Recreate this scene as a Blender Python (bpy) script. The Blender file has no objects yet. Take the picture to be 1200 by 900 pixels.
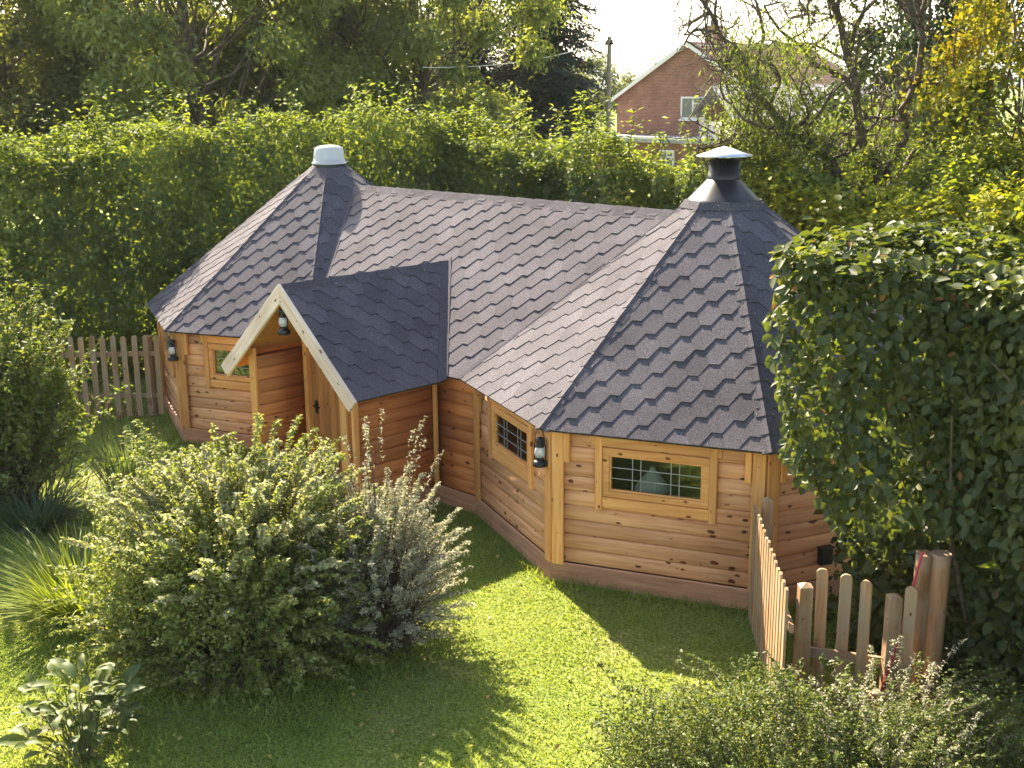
import bpy, math, random
import numpy as np
from mathutils import Vector, Matrix

rng = np.random.default_rng(11)
random.seed(11)
R = math.radians
scene = bpy.context.scene
COL = scene.collection

# ------------------------------------------------------------------ camera
CAM = Vector((7.504, -10.711, 4.728))
yaw, pitch, roll = R(135.0), R(14.367), R(-0.583)
fw = Vector((math.cos(yaw) * math.cos(pitch), math.sin(yaw) * math.cos(pitch), -math.sin(pitch)))
rt = Vector((math.sin(yaw), -math.cos(yaw), 0))
up = rt.cross(fw)
r2 = math.cos(roll) * rt + math.sin(roll) * up
u2 = -math.sin(roll) * rt + math.cos(roll) * up
cam_data = bpy.data.cameras.new('camera')
cam = bpy.data.objects.new('camera', cam_data)
COL.objects.link(cam)
cam.matrix_world = Matrix(((r2.x, u2.x, -fw.x, CAM.x), (r2.y, u2.y, -fw.y, CAM.y), (r2.z, u2.z, -fw.z, CAM.z), (0, 0, 0, 1)))
cam_data.sensor_width = 36
cam_data.lens = 42.225
cam_data.shift_y = 0.0074
cam_data.clip_start = 0.1
cam_data.clip_end = 6000
scene.camera = cam

# ------------------------------------------------------------------ sky, sun, exposure
SUN_AZ, SUN_EL = 160.5, 38.5
world = bpy.data.worlds.new('World')
scene.world = world
world.use_nodes = True
wn = world.node_tree
wn.nodes.clear()
sky = wn.nodes.new('ShaderNodeTexSky')
sky.sky_type = 'NISHITA'
sky.sun_disc = False
sky.sun_elevation = R(SUN_EL)
sky.sun_rotation = R(90 - SUN_AZ)
sky.air_density = 1.0
sky.dust_density = 1.2
sky.ozone_density = 1.0
bg = wn.nodes.new('ShaderNodeBackground')
bg.inputs['Strength'].default_value = 0.09
wo = wn.nodes.new('ShaderNodeOutputWorld')
wn.links.new(sky.outputs[0], bg.inputs[0])
wn.links.new(bg.outputs[0], wo.inputs[0])
sun_data = bpy.data.lights.new('sun', 'SUN')
sun_data.energy = 5.0
sun_data.angle = R(0.53)
sun_data.color = (1.0, 0.93, 0.82)
sun = bpy.data.objects.new('sun', sun_data)
COL.objects.link(sun)
sdir = Vector((math.cos(R(SUN_AZ)) * math.cos(R(SUN_EL)), math.sin(R(SUN_AZ)) * math.cos(R(SUN_EL)), math.sin(R(SUN_EL))))
sun.rotation_euler = sdir.to_track_quat('Z', 'Y').to_euler()
sun.location = sdir * 60
scene.view_settings.view_transform = 'Standard'
scene.view_settings.look = 'None'
scene.view_settings.gamma = 1
scene.view_settings.exposure = 2.45
scene.view_settings.use_curve_mapping = False
scene.view_settings.use_white_balance = True
scene.view_settings.white_balance_temperature = 7500
scene.view_settings.white_balance_tint = 10

# ------------------------------------------------------------------ helpers
WM = {}

def frame(o, X, Y, Z):
    return Matrix(((X[0], Y[0], Z[0], o[0]), (X[1], Y[1], Z[1], o[1]), (X[2], Y[2], Z[2], o[2]), (0, 0, 0, 1)))

def link(o, M=None, parent=None):
    M = M or Matrix.Identity(4)
    COL.objects.link(o)
    WM[o.name] = M
    if parent is not None:
        o.parent = parent
        o.matrix_basis = WM[parent.name].inverted() @ M
    else:
        o.matrix_basis = M
    return o

def tag(o, label=None, cat=None, group=None, kind=None):
    if label: o['label'] = label
    if cat: o['category'] = cat
    if group: o['group'] = group
    if kind: o['kind'] = kind
    return o

def thing(name, label, cat, loc=(0, 0, 0), group=None):
    o = bpy.data.objects.new(name, None)
    o.empty_display_size = 0.2
    link(o, Matrix.Translation(loc))
    return tag(o, label, cat, group)

def mesh_py(name, verts, faces, mat, smooth=False):
    me = bpy.data.meshes.new(name)
    me.from_pydata([tuple(v) for v in verts], [], faces)
    if mat: me.materials.append(mat)
    if smooth: me.polygons.foreach_set('use_smooth', [True] * len(me.polygons))
    me.update()
    return me

def add(name, me, M=None, parent=None):
    return link(bpy.data.objects.new(name, me), M, parent)

def mesh_np(name, V, polys, mat):
    """V (N,3); polys (F,k) int array with constant k"""
    me = bpy.data.meshes.new(name)
    F, k = polys.shape
    me.vertices.add(len(V)); me.vertices.foreach_set('co', np.ascontiguousarray(V, dtype=np.float32).ravel())
    me.loops.add(F * k); me.loops.foreach_set('vertex_index', np.ascontiguousarray(polys, dtype=np.int32).ravel())
    me.polygons.add(F); me.polygons.foreach_set('loop_start', np.arange(0, F * k, k, dtype=np.int32))
    me.polygons.foreach_set('loop_total', np.full(F, k, dtype=np.int32))
    me.update(calc_edges=True)
    if mat: me.materials.append(mat)
    return me

class MB:
    """collects simple solids into one mesh"""
    def __init__(s): s.v = []; s.f = []
    def addm(s, vs, fs):
        n = len(s.v); s.v += [Vector(v) for v in vs]; s.f += [[i + n for i in f] for f in fs]
    def box(s, lo, hi, M=None):
        (x0, y0, z0), (x1, y1, z1) = lo, hi
        vs = [Vector(p) for p in ((x0, y0, z0), (x1, y0, z0), (x1, y1, z0), (x0, y1, z0), (x0, y0, z1), (x1, y0, z1), (x1, y1, z1), (x0, y1, z1))]
        if M: vs = [M @ v for v in vs]
        s.addm(vs, [[0, 3, 2, 1], [4, 5, 6, 7], [0, 1, 5, 4], [1, 2, 6, 5], [2, 3, 7, 6], [3, 0, 4, 7]])
    def tube(s, pts, radii, n=8, cap=True):
        pts = [Vector(p) for p in pts]
        rings = []
        ref = Vector((0.31, 0.17, 0.93)).normalized()
        for i, p in enumerate(pts):
            d = (pts[min(i + 1, len(pts) - 1)] - pts[max(i - 1, 0)])
            d = d.normalized() if d.length > 1e-9 else Vector((0, 0, 1))
            a = d.cross(ref)
            if a.length < 1e-3: a = d.cross(Vector((1, 0, 0)))
            a.normalize(); b = d.cross(a)
            r = float(radii[i] if hasattr(radii, '__len__') else radii)
            rings.append([p + r * (math.cos(2 * math.pi * k / n) * a + math.sin(2 * math.pi * k / n) * b) for k in range(n)])
        base = len(s.v)
        for rg in rings: s.v += rg
        for i in range(len(pts) - 1):
            for k in range(n):
                a0 = base + i * n + k; a1 = base + i * n + (k + 1) % n
                s.f.append([a0, a1, a1 + n, a0 + n])
        if cap:
            s.f.append([base + k for k in range(n)][::-1]); s.f.append([base + (len(pts) - 1) * n + k for k in range(n)])
    def lathe(s, prof, n=24, c=(0, 0, 0)):
        base = len(s.v)
        for r, z in prof:
            for k in range(n):
                a = 2 * math.pi * k / n
                s.v.append(Vector((c[0] + r * math.cos(a), c[1] + r * math.sin(a), c[2] + z)))
        for i in range(len(prof) - 1):
            for k in range(n):
                a0 = base + i * n + k; a1 = base + i * n + (k + 1) % n
                s.f.append([a0, a1, a1 + n, a0 + n])
    def build(s, name, mat, parent=None, M=None, smooth=False, bevel=0):
        me = mesh_py(name, s.v, s.f, mat, smooth)
        o = add(name, me, M, parent)
        if bevel:
            m = o.modifiers.new('bevel', 'BEVEL'); m.width = bevel; m.segments = 2; m.limit_method = 'ANGLE'
        return o

_bm = {}
def board(name, p0, p1, w, t, out, mat, parent, bevel=0.006, endcut=None):
    """board from p0 to p1 (its back centre line), w wide, t thick towards `out`; local x runs along it"""
    p0, p1 = Vector(p0), Vector(p1)
    X = (p1 - p0); L = X.length; X.normalize()
    Y = Vector(out); Y = (Y - X * Y.dot(X)).normalized(); Z = X.cross(Y)
    key = (round(L, 3), round(w, 3), round(t, 3), mat.name, bevel)
    if key not in _bm:
        b = bevel; hw = w / 2
        prof = [(0, -hw), (t - b, -hw), (t, -hw + b), (t, hw - b), (t - b, hw), (0, hw)]
        n = len(prof)
        v = [(0, y, z) for y, z in prof] + [(L, y, z) for y, z in prof]
        f = [[k, (k + 1) % n, (k + 1) % n + n, k + n] for k in range(n)] + [list(range(n))[::-1], [k + n for k in range(n)]]
        f = [q[::-1] for q in f]
        _bm[key] = mesh_py(name, v, f, mat)
    return add(name, _bm[key], frame(p0, X, Y, Z), parent)

# ------------------------------------------------------------------ materials
def newmat(name):
    m = bpy.data.materials.new(name); m.use_nodes = True
    nt = m.node_tree; nt.nodes.clear()
    return m, nt, nt.nodes.new, nt.links.new

def ramp(nt, stops):
    c = nt.nodes.new('ShaderNodeValToRGB'); e = c.color_ramp.elements
    while len(e) > 1: e.remove(e[0])
    e[0].position = stops[0][0]; e[0].color = (*stops[0][1], 1)
    for p, col in stops[1:]:
        q = e.new(p); q.color = (*col, 1)
    return c

def mixc(nt, fac, a, b, mode='MIX'):
    n = nt.nodes.new('ShaderNodeMix'); n.data_type = 'RGBA'; n.blend_type = mode
    L = nt.links.new
    for s, v in ((n.inputs[0], fac), (n.inputs[6], a), (n.inputs[7], b)):
        if hasattr(v, 'links'): L(v, s)
        elif isinstance(v, (int, float)): s.default_value = v
        else: s.default_value = (*v, 1)
    return n.outputs[2]

def wood(name, dark, mid, light, knots=1.0, rough=0.6, gx=1.1, gy=16.0, bump=0.25, grey=None):
    m, nt, N, L = newmat(name)
    out = N('ShaderNodeOutputMaterial'); b = N('ShaderNodeBsdfPrincipled'); b.inputs['Roughness'].default_value = rough
    b.inputs['Specular IOR Level'].default_value = 0.3
    tc = N('ShaderNodeTexCoord'); oi = N('ShaderNodeObjectInfo')
    mu = N('ShaderNodeMath'); mu.operation = 'MULTIPLY'; mu.inputs[1].default_value = 37.0; L(oi.outputs['Random'], mu.inputs[0])
    ad = N('ShaderNodeVectorMath'); ad.operation = 'ADD'; L(tc.outputs['Object'], ad.inputs[0]); L(mu.outputs[0], ad.inputs[1])
    mp = N('ShaderNodeMapping'); mp.inputs['Scale'].default_value = (gx, gy, gy); L(ad.outputs[0], mp.inputs[0])
    n1 = N('ShaderNodeTexNoise'); n1.inputs['Scale'].default_value = 1.6; n1.inputs['Detail'].default_value = 5; n1.inputs['Distortion'].default_value = 0.8; L(mp.outputs[0], n1.inputs[0])
    rp = ramp(nt, [(0.28, dark), (0.5, mid), (0.72, light)]); L(n1.outputs[0], rp.inputs[0])
    # broad tone change along the board and from board to board
    n2 = N('ShaderNodeTexNoise'); n2.inputs['Scale'].default_value = 1.3; L(ad.outputs[0], n2.inputs[0])
    hs = N('ShaderNodeHueSaturation'); L(rp.outputs[0], hs.inputs['Color'])
    ma = N('ShaderNodeMapRange'); ma.inputs[3].default_value = 0.78; ma.inputs[4].default_value = 1.2; L(oi.outputs['Random'], ma.inputs[0])
    mb = N('ShaderNodeMapRange'); mb.inputs[1].default_value = 0.3; mb.inputs[2].default_value = 0.7; mb.inputs[3].default_value = 0.86; mb.inputs[4].default_value = 1.12; L(n2.outputs[0], mb.inputs[0])
    mm = N('ShaderNodeMath'); mm.operation = 'MULTIPLY'; L(ma.outputs[0], mm.inputs[0]); L(mb.outputs[0], mm.inputs[1]); L(mm.outputs[0], hs.inputs['Value'])
    col = hs.outputs[0]
    if grey:
        n3 = N('ShaderNodeTexNoise'); n3.inputs['Scale'].default_value = 3.0; n3.inputs['Detail'].default_value = 6; L(ad.outputs[0], n3.inputs[0])
        r3 = ramp(nt, [(0.42, (0, 0, 0)), (0.62, (1, 1, 1))]); L(n3.outputs[0], r3.inputs[0])
        col = mixc(nt, r3.outputs[0], col, grey)
    if knots:
        mk = N('ShaderNodeMapping'); mk.inputs['Scale'].default_value = (6.5, 13.0, 13.0); L(ad.outputs[0], mk.inputs[0])
        nd = N('ShaderNodeTexNoise'); nd.inputs['Scale'].default_value = 3.0; L(mk.outputs[0], nd.inputs[0])
        va = N('ShaderNodeVectorMath'); va.operation = 'MULTIPLY_ADD'; va.inputs[1].default_value = (.25, .25, .25); L(nd.outputs['Color'], va.inputs[0]); L(mk.outputs[0], va.inputs[2])
        vo = N('ShaderNodeTexVoronoi'); vo.inputs['Scale'].default_value = 1.0; L(va.outputs[0], vo.inputs[0])
        gt = N('ShaderNodeSeparateColor'); L(vo.outputs['Color'], gt.inputs[0])
        th = N('ShaderNodeMapRange'); th.inputs[1].default_value = 0.15; th.inputs[2].default_value = 1.0; th.inputs[3].default_value = 0.0; th.inputs[4].default_value = 0.25 * knots; L(gt.outputs[0], th.inputs[0])
        df = N('ShaderNodeMath'); df.operation = 'SUBTRACT'; L(th.outputs[0], df.inputs[0]); L(vo.outputs['Distance'], df.inputs[1])
        sm = N('ShaderNodeMapRange'); sm.inputs[1].default_value = -0.02; sm.inputs[2].default_value = 0.03; L(df.outputs[0], sm.inputs[0])
        col = mixc(nt, sm.outputs[0], col, (dark[0] * .28, dark[1] * .2, dark[2] * .2))
    L(col, b.inputs['Base Color'])
    bp = N('ShaderNodeBump'); bp.inputs['Strength'].default_value = bump; bp.inputs['Distance'].default_value = 0.01; L(n1.outputs[0], bp.inputs['Height']); L(bp.outputs[0], b.inputs['Normal'])
    L(b.outputs[0], out.inputs[0])
    return m

def plain(name, col, rough=0.6, metal=0.0, spec=0.5, noise=0.12, scale=8.0, bump=0.0):
    m, nt, N, L = newmat(name)
    out = N('ShaderNodeOutputMaterial'); b = N('ShaderNodeBsdfPrincipled')
    b.inputs['Roughness'].default_value = rough; b.inputs['Metallic'].default_value = metal; b.inputs['Specular IOR Level'].default_value = spec
    tc = N('ShaderNodeTexCoord'); n1 = N('ShaderNodeTexNoise'); n1.inputs['Scale'].default_value = scale; n1.inputs['Detail'].default_value = 6; L(tc.outputs['Object'], n1.inputs[0])
    lo = tuple(c * (1 - noise * 2) for c in col); hi = tuple(min(1, c * (1 + noise * 2)) for c in col)
    rp = ramp(nt, [(0.3, lo), (0.7, hi)]); L(n1.outputs[0], rp.inputs[0]); L(rp.outputs[0], b.inputs['Base Color'])
    if bump:
        bp = N('ShaderNodeBump'); bp.inputs['Strength'].default_value = bump; bp.inputs['Distance'].default_value = 0.02; L(n1.outputs[0], bp.inputs['Height']); L(bp.outputs[0], b.inputs['Normal'])
    L(b.outputs[0], out.inputs[0])
    return m

def shingle_mat(name, base):
    m, nt, N, L = newmat(name)
    out = N('ShaderNodeOutputMaterial'); b = N('ShaderNodeBsdfPrincipled'); b.inputs['Roughness'].default_value = 0.95; b.inputs['Specular IOR Level'].default_value = 0.12
    ge = N('ShaderNodeNewGeometry'); oi = N('ShaderNodeObjectInfo')
    n1 = N('ShaderNodeTexNoise'); n1.inputs['Scale'].default_value = 95; n1.inputs['Detail'].default_value = 4; L(ge.outputs['Position'], n1.inputs[0])
    n2 = N('ShaderNodeTexNoise'); n2.inputs['Scale'].default_value = 1.7; n2.inputs['Detail'].default_value = 4; L(ge.outputs['Position'], n2.inputs[0])
    d = tuple(c * .45 for c in base); l = tuple(c * 1.9 for c in base)
    rp = ramp(nt, [(0.34, d), (0.47, base), (0.56, base), (0.68, l)]); L(n1.outputs[0], rp.inputs[0])
    ad = N('ShaderNodeMath'); ad.operation = 'ADD'; L(oi.outputs['Random'], ad.inputs[0]); L(ge.outputs['Random Per Island'], ad.inputs[1])
    fr = N('ShaderNodeMath'); fr.operation = 'FRACT'; L(ad.outputs[0], fr.inputs[0])
    mr = N('ShaderNodeMapRange'); mr.inputs[3].default_value = 0.86; mr.inputs[4].default_value = 1.12; L(fr.outputs[0], mr.inputs[0])
    mb = N('ShaderNodeMapRange'); mb.inputs[1].default_value = 0.3; mb.inputs[2].default_value = 0.7; mb.inputs[3].default_value = 0.84; mb.inputs[4].default_value = 1.15; L(n2.outputs[0], mb.inputs[0])
    mm = N('ShaderNodeMath'); mm.operation = 'MULTIPLY'; L(mr.outputs[0], mm.inputs[0]); L(mb.outputs[0], mm.inputs[1])
    hs = N('ShaderNodeHueSaturation'); L(rp.outputs[0], hs.inputs['Color']); L(mm.outputs[0], hs.inputs['Value'])
    L(hs.outputs[0], b.inputs['Base Color'])
    bp = N('ShaderNodeBump'); bp.inputs['Strength'].default_value = 0.5; bp.inputs['Distance'].default_value = 0.004; L(n1.outputs[0], bp.inputs['Height']); L(bp.outputs[0], b.inputs['Normal'])
    L(b.outputs[0], out.inputs[0])
    return m

def leaf_mat(name, cols, trans=0.42, gloss=0.015, rough=0.5, tint=(1.25, 1.2, 0.45), patch=0.35, pscale=0.9):
    m, nt, N, L = newmat(name)
    out = N('ShaderNodeOutputMaterial')
    ge = N('ShaderNodeNewGeometry'); oi = N('ShaderNodeObjectInfo')
    n = len(cols)
    no = N('ShaderNodeTexNoise'); no.inputs['Scale'].default_value = pscale; no.inputs['Detail'].default_value = 3; L(ge.outputs['Position'], no.inputs[0])
    ad = N('ShaderNodeMath'); ad.operation = 'ADD'; L(oi.outputs['Random'], ad.inputs[0]); L(ge.outputs['Random Per Island'], ad.inputs[1])
    fr = N('ShaderNodeMath'); fr.operation = 'FRACT'; L(ad.outputs[0], fr.inputs[0])
    mr = N('ShaderNodeMapRange'); mr.inputs[1].default_value = 0.25; mr.inputs[2].default_value = 0.75; L(no.outputs[0], mr.inputs[0])
    mx = N('ShaderNodeMix'); mx.data_type = 'FLOAT'; mx.inputs[0].default_value = patch; L(fr.outputs[0], mx.inputs[2]); L(mr.outputs[0], mx.inputs[3])
    rp = ramp(nt, [(i / (n - 1) if n > 1 else 0, c) for i, c in enumerate(cols)]); L(mx.outputs[0], rp.inputs[0])
    df = N('ShaderNodeBsdfDiffuse'); L(rp.outputs[0], df.inputs[0])
    tr = N('ShaderNodeBsdfTranslucent')
    tcol = mixc(nt, 1.0, rp.outputs[0], tint, 'MULTIPLY'); L(tcol, tr.inputs[0])
    ms = N('ShaderNodeMixShader'); ms.inputs[0].default_value = trans; L(df.outputs[0], ms.inputs[1]); L(tr.outputs[0], ms.inputs[2])
    gl = N('ShaderNodeBsdfGlossy'); gl.inputs['Roughness'].default_value = rough; gl.inputs[0].default_value = (1, 1, 1, 1)
    m2 = N('ShaderNodeMixShader'); m2.inputs[0].default_value = gloss; L(ms.outputs[0], m2.inputs[1]); L(gl.outputs[0], m2.inputs[2])
    L(m2.outputs[0], out.inputs[0])
    return m

def glass_mat(name):
    m, nt, N, L = newmat(name)
    out = N('ShaderNodeOutputMaterial')
    tr = N('ShaderNodeBsdfTransparent'); tr.inputs[0].default_value = (.8, .84, .8, 1)
    gl = N('ShaderNodeBsdfGlossy'); gl.inputs['Roughness'].default_value = 0.03
    fr = N('ShaderNodeFresnel'); fr.inputs[0].default_value = 1.5
    mr = N('ShaderNodeMath'); mr.operation = 'MULTIPLY_ADD'; mr.inputs[1].default_value = 1.3; mr.inputs[2].default_value = 0.05; L(fr.outputs[0], mr.inputs[0])
    no = N('ShaderNodeTexNoise'); no.inputs['Scale'].default_value = 2.5
    bp = N('ShaderNodeBump'); bp.inputs['Strength'].default_value = 0.02; L(no.outputs[0], bp.inputs['Height']); L(bp.outputs[0], gl.inputs['Normal'])
    ms = N('ShaderNodeMixShader'); L(mr.outputs[0], ms.inputs[0]); L(tr.outputs[0], ms.inputs[1]); L(gl.outputs[0], ms.inputs[2])
    L(ms.outputs[0], out.inputs[0])
    return m

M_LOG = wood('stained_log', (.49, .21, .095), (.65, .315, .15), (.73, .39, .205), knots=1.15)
M_LOG2 = wood('shaded_stained_log', (.34, .10, .03), (.48, .16, .048), (.56, .21, .07), knots=0.9)  # older stain, with shade and warm bounce light put into the colour
M_TRIM = wood('trim_board', (.58, .235, .07), (.68, .31, .10), (.74, .385, .155), knots=0.8)
M_DECKB = wood('base_board', (.42, .20, .105), (.54, .28, .155), (.62, .35, .2), knots=0.3)
M_DOOR = wood('door_board', (.26, .09, .025), (.38, .15, .05), (.47, .21, .07), knots=0.8)
M_BARGE = wood('barge_board', (.64, .43, .30), (.74, .55, .43), (.82, .66, .55), knots=0.9)
M_SOFF = wood('soffit', (.40, .16, .04), (.52, .23, .07), (.6, .3, .1), knots=0.6)
M_FENCE = wood('fence_wood', (.22, .12, .058), (.34, .195, .098), (.42, .26, .145), knots=0.5, grey=(.31, .225, .145))
M_POSTLOG = wood('round_post', (.18, .085, .04), (.31, .155, .075), (.39, .22, .115), knots=0.6, grey=(.31, .2, .125))
M_SHIN = shingle_mat('bitumen_shingle', (.084, .077, .087))
M_FELT = shingle_mat('bitumen_felt', (.080, .073, .083))
M_UNDER = plain('roof_underlay', (.035, .033, .036), 0.85)
M_BLACK = plain('black_metal', (.012, .012, .013), 0.4, 0.0, 0.4)
M_CONE = plain('black_sheet_metal', (.022, .022, .026), 0.3, 0.2, 0.5)
M_STEEL = plain('galvanised_steel', (.62, .62, .63), 0.38, 0.75)
M_CAME = plain('lead_came', (.30, .30, .29), 0.5, 0.3)
M_GLASS = glass_mat('window_glass')
M_DARKIN = plain('interior_wood', (.12, .06, .03), 0.8)
M_NAIL = plain('nail_metal', (.75, .75, .74), 0.3, 0.8)
M_WHITE = plain('white_fabric', (.8, .8, .78), 0.8, noise=0.04)
M_WOODX = plain('bark_twig', (.09, .062, .042), 0.9, noise=0.3, scale=20, bump=0.4)
M_BARK = plain('tree_bark', (.11, .085, .062), 0.92, noise=0.35, scale=6, bump=0.8)

def frosted(name):
    m, nt, N, L = newmat(name)
    out = N('ShaderNodeOutputMaterial'); df = N('ShaderNodeBsdfDiffuse'); df.inputs[0].default_value = (.82, .83, .85, 1)
    tr = N('ShaderNodeBsdfTransparent'); tr.inputs[0].default_value = (.9, .92, .95, 1)
    ms = N('ShaderNodeMixShader'); ms.inputs[0].default_value = 0.58
    gl = N('ShaderNodeBsdfGlossy'); gl.inputs['Roughness'].default_value = 0.12
    m2 = N('ShaderNodeMixShader'); m2.inputs[0].default_value = 0.10
    L(df.outputs[0], ms.inputs[1]); L(tr.outputs[0], ms.inputs[2]); L(ms.outputs[0], m2.inputs[1]); L(gl.outputs[0], m2.inputs[2]); L(m2.outputs[0], out.inputs[0])
    return m
M_DOME = frosted('frosted_dome')

# ------------------------------------------------------------------ ground
def ground_mat():
    m, nt, N, L = newmat('lawn_soil')
    out = N('ShaderNodeOutputMaterial'); b = N('ShaderNodeBsdfPrincipled'); b.inputs['Roughness'].default_value = 0.95; b.inputs['Specular IOR Level'].default_value = 0.1
    ge = N('ShaderNodeNewGeometry')
    n1 = N('ShaderNodeTexNoise'); n1.inputs['Scale'].default_value = 0.8; n1.inputs['Detail'].default_value = 6; L(ge.outputs['Position'], n1.inputs[0])
    n2 = N('ShaderNodeTexNoise'); n2.inputs['Scale'].default_value = 35; n2.inputs['Detail'].default_value = 4; L(ge.outputs['Position'], n2.inputs[0])
    r1 = ramp(nt, [(0.3, (.11, .15, .03)), (0.5, (.16, .20, .04)), (0.68, (.22, .22, .07)), (0.78, (.25, .19, .10))]); L(n1.outputs[0], r1.inputs[0])
    r2_ = ramp(nt, [(0.35, (.45, .45, .45)), (0.65, (1.25, 1.25, 1.25))]); L(n2.outputs[0], r2_.inputs[0])
    c = mixc(nt, 1.0, r1.outputs[0], r2_.outputs[0], 'MULTIPLY'); L(c, b.inputs['Base Color'])
    bp = N('ShaderNodeBump'); bp.inputs['Strength'].default_value = 0.6; bp.inputs['Distance'].default_value = 0.03; L(n2.outputs[0], bp.inputs['Height']); L(bp.outputs[0], b.inputs['Normal'])
    L(b.outputs[0], out.inputs[0])
    return m
M_GROUND = ground_mat()
g = MB()
S = 3000
ringr = [0, 14, 30, 80, 250, 900, 3500]
n_ = 48
gv = [(0, 0, 0)]; gf = []
for i, rr in enumerate(ringr[1:]):
    for k in range(n_):
        a = 2 * math.pi * k / n_
        gv.append((rr * math.cos(a), rr * math.sin(a), -0.0 if rr < 20 else -0.25 if rr < 40 else -0.6))
for k in range(n_): gf.append([0, 1 + k, 1 + (k + 1) % n_])
for i in range(len(ringr) - 2):
    for k in range(n_):
        a0 = 1 + i * n_ + k; a1 = 1 + i * n_ + (k + 1) % n_
        gf.append([a0, a0 + n_, a1 + n_, a1])
tag(add('ground', mesh_py('ground', gv, gf, M_GROUND, True)), kind='structure')

# ------------------------------------------------------------------ cabin
LX = 6.92                      # distance between the two octagon centres
AW, AE = 2.45, 2.614           # apothem of walls and of eaves
ZE, ZT, ZR = 1.569, 3.783, 3.337
C8 = math.cos(R(22.5))
KS = (ZT - ZE) / AE
YC = AE / C8 * math.sin(R(45))            # corridor eave half width
KC = (ZR - ZE) / YC
DV = (ZT - ZR) / (KS * C8)                # where the ridge dies into the octagon roof
cabin = thing('log_cabin', 'long timber cabin with two octagonal ends, grey hexagonal shingle roof and gabled porch', 'cabin', (-LX / 2, 0, 0))

def ov(a, ang, cx, z=0.0):
    r_ = a / C8
    return Vector((cx + r_ * math.cos(R(ang)), r_ * math.sin(R(ang)), z))

LOG_H = 0.148
_logs = {}
def log_mesh(L, mat=None):
    L = round(L, 3); mat = mat or M_LOG; L_key = (L, mat.name)
    if L_key not in _logs:
        prof = [(-.05, .0), (.0, .0), (.008, .006), (.014, .026), (.0175, .072), (.0145, .118), (.008, .141), (.0, .1468), (-.05, .1465)]
        n = len(prof)
        v = [(0, y, z) for y, z in prof] + [(L, y, z) for y, z in prof]
        f = [[k, k + n, (k + 1) % n + n, (k + 1) % n] for k in range(n)] + [list(range(n)), [k + n for k in range(n)][::-1]]
        me = mesh_py('log', v, f, mat)
        for q in me.polygons: q.use_smooth = 1 <= q.index <= 6
        _logs[L_key] = me
    return _logs[L_key]

def log_wall(p0, p1, out, z0, z1, opening=None, parent=None, mat=None):
    """logs from p0 to p1 (plan points); opening=(u0,u1,za,zb) measured from the middle"""
    p0, p1 = Vector(p0), Vector(p1)
    X = (p1 - p0).normalized(); Lw = (p1 - p0).length; Y = Vector(out); Z = X.cross(Y)
    if Z.z < 0: p0, p1 = p1, p0; X = -X; Z = -Z
    wall = tag(MB_wall(p0, p1, Y, z0, z1, opening, parent))
    k = 0
    while z0 + (k + 1) * LOG_H <= z1 + 0.01:
        za = z0 + k * LOG_H; zb = za + LOG_H
        segs = [(0, Lw)]
        if opening and zb > opening[2] + .01 and za < opening[3] - .01:
            segs = [(0, Lw / 2 + opening[0]), (Lw / 2 + opening[1], Lw)]
        for s0, s1 in segs:
            if s1 - s0 < .03: continue
            o = p0 + X * s0 + Y * random.uniform(-.004, .004); o.z = za
            add('log', log_mesh(s1 - s0, mat), frame(o, X, Y, Z), wall)
        k += 1
    return wall

def MB_wall(p0, p1, Y, z0, z1, opening, parent):
    """thin dark lining behind the logs (closes the joints), with the window opening left free"""
    X = (p1 - p0).normalized(); Lw = (p1 - p0).length
    m = MB(); y0, y1 = -.075, -.045
    M = frame(Vector((p0.x, p0.y, 0)), X, Y, X.cross(Y))
    if opening:
        a, b = Lw / 2 + opening[0], Lw / 2 + opening[1]
        m.box((0, y0, z0), (a, y1, z1)); m.box((b, y0, z0), (Lw, y1, z1)); m.box((a, y0, z0), (b, y1, opening[2])); m.box((a, y0, opening[3]), (b, y1, z1))
    else:
        m.box((0, y0, z0), (Lw, y1, z1))
    return m.build('wall', M_DARKIN, parent, M)

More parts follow.
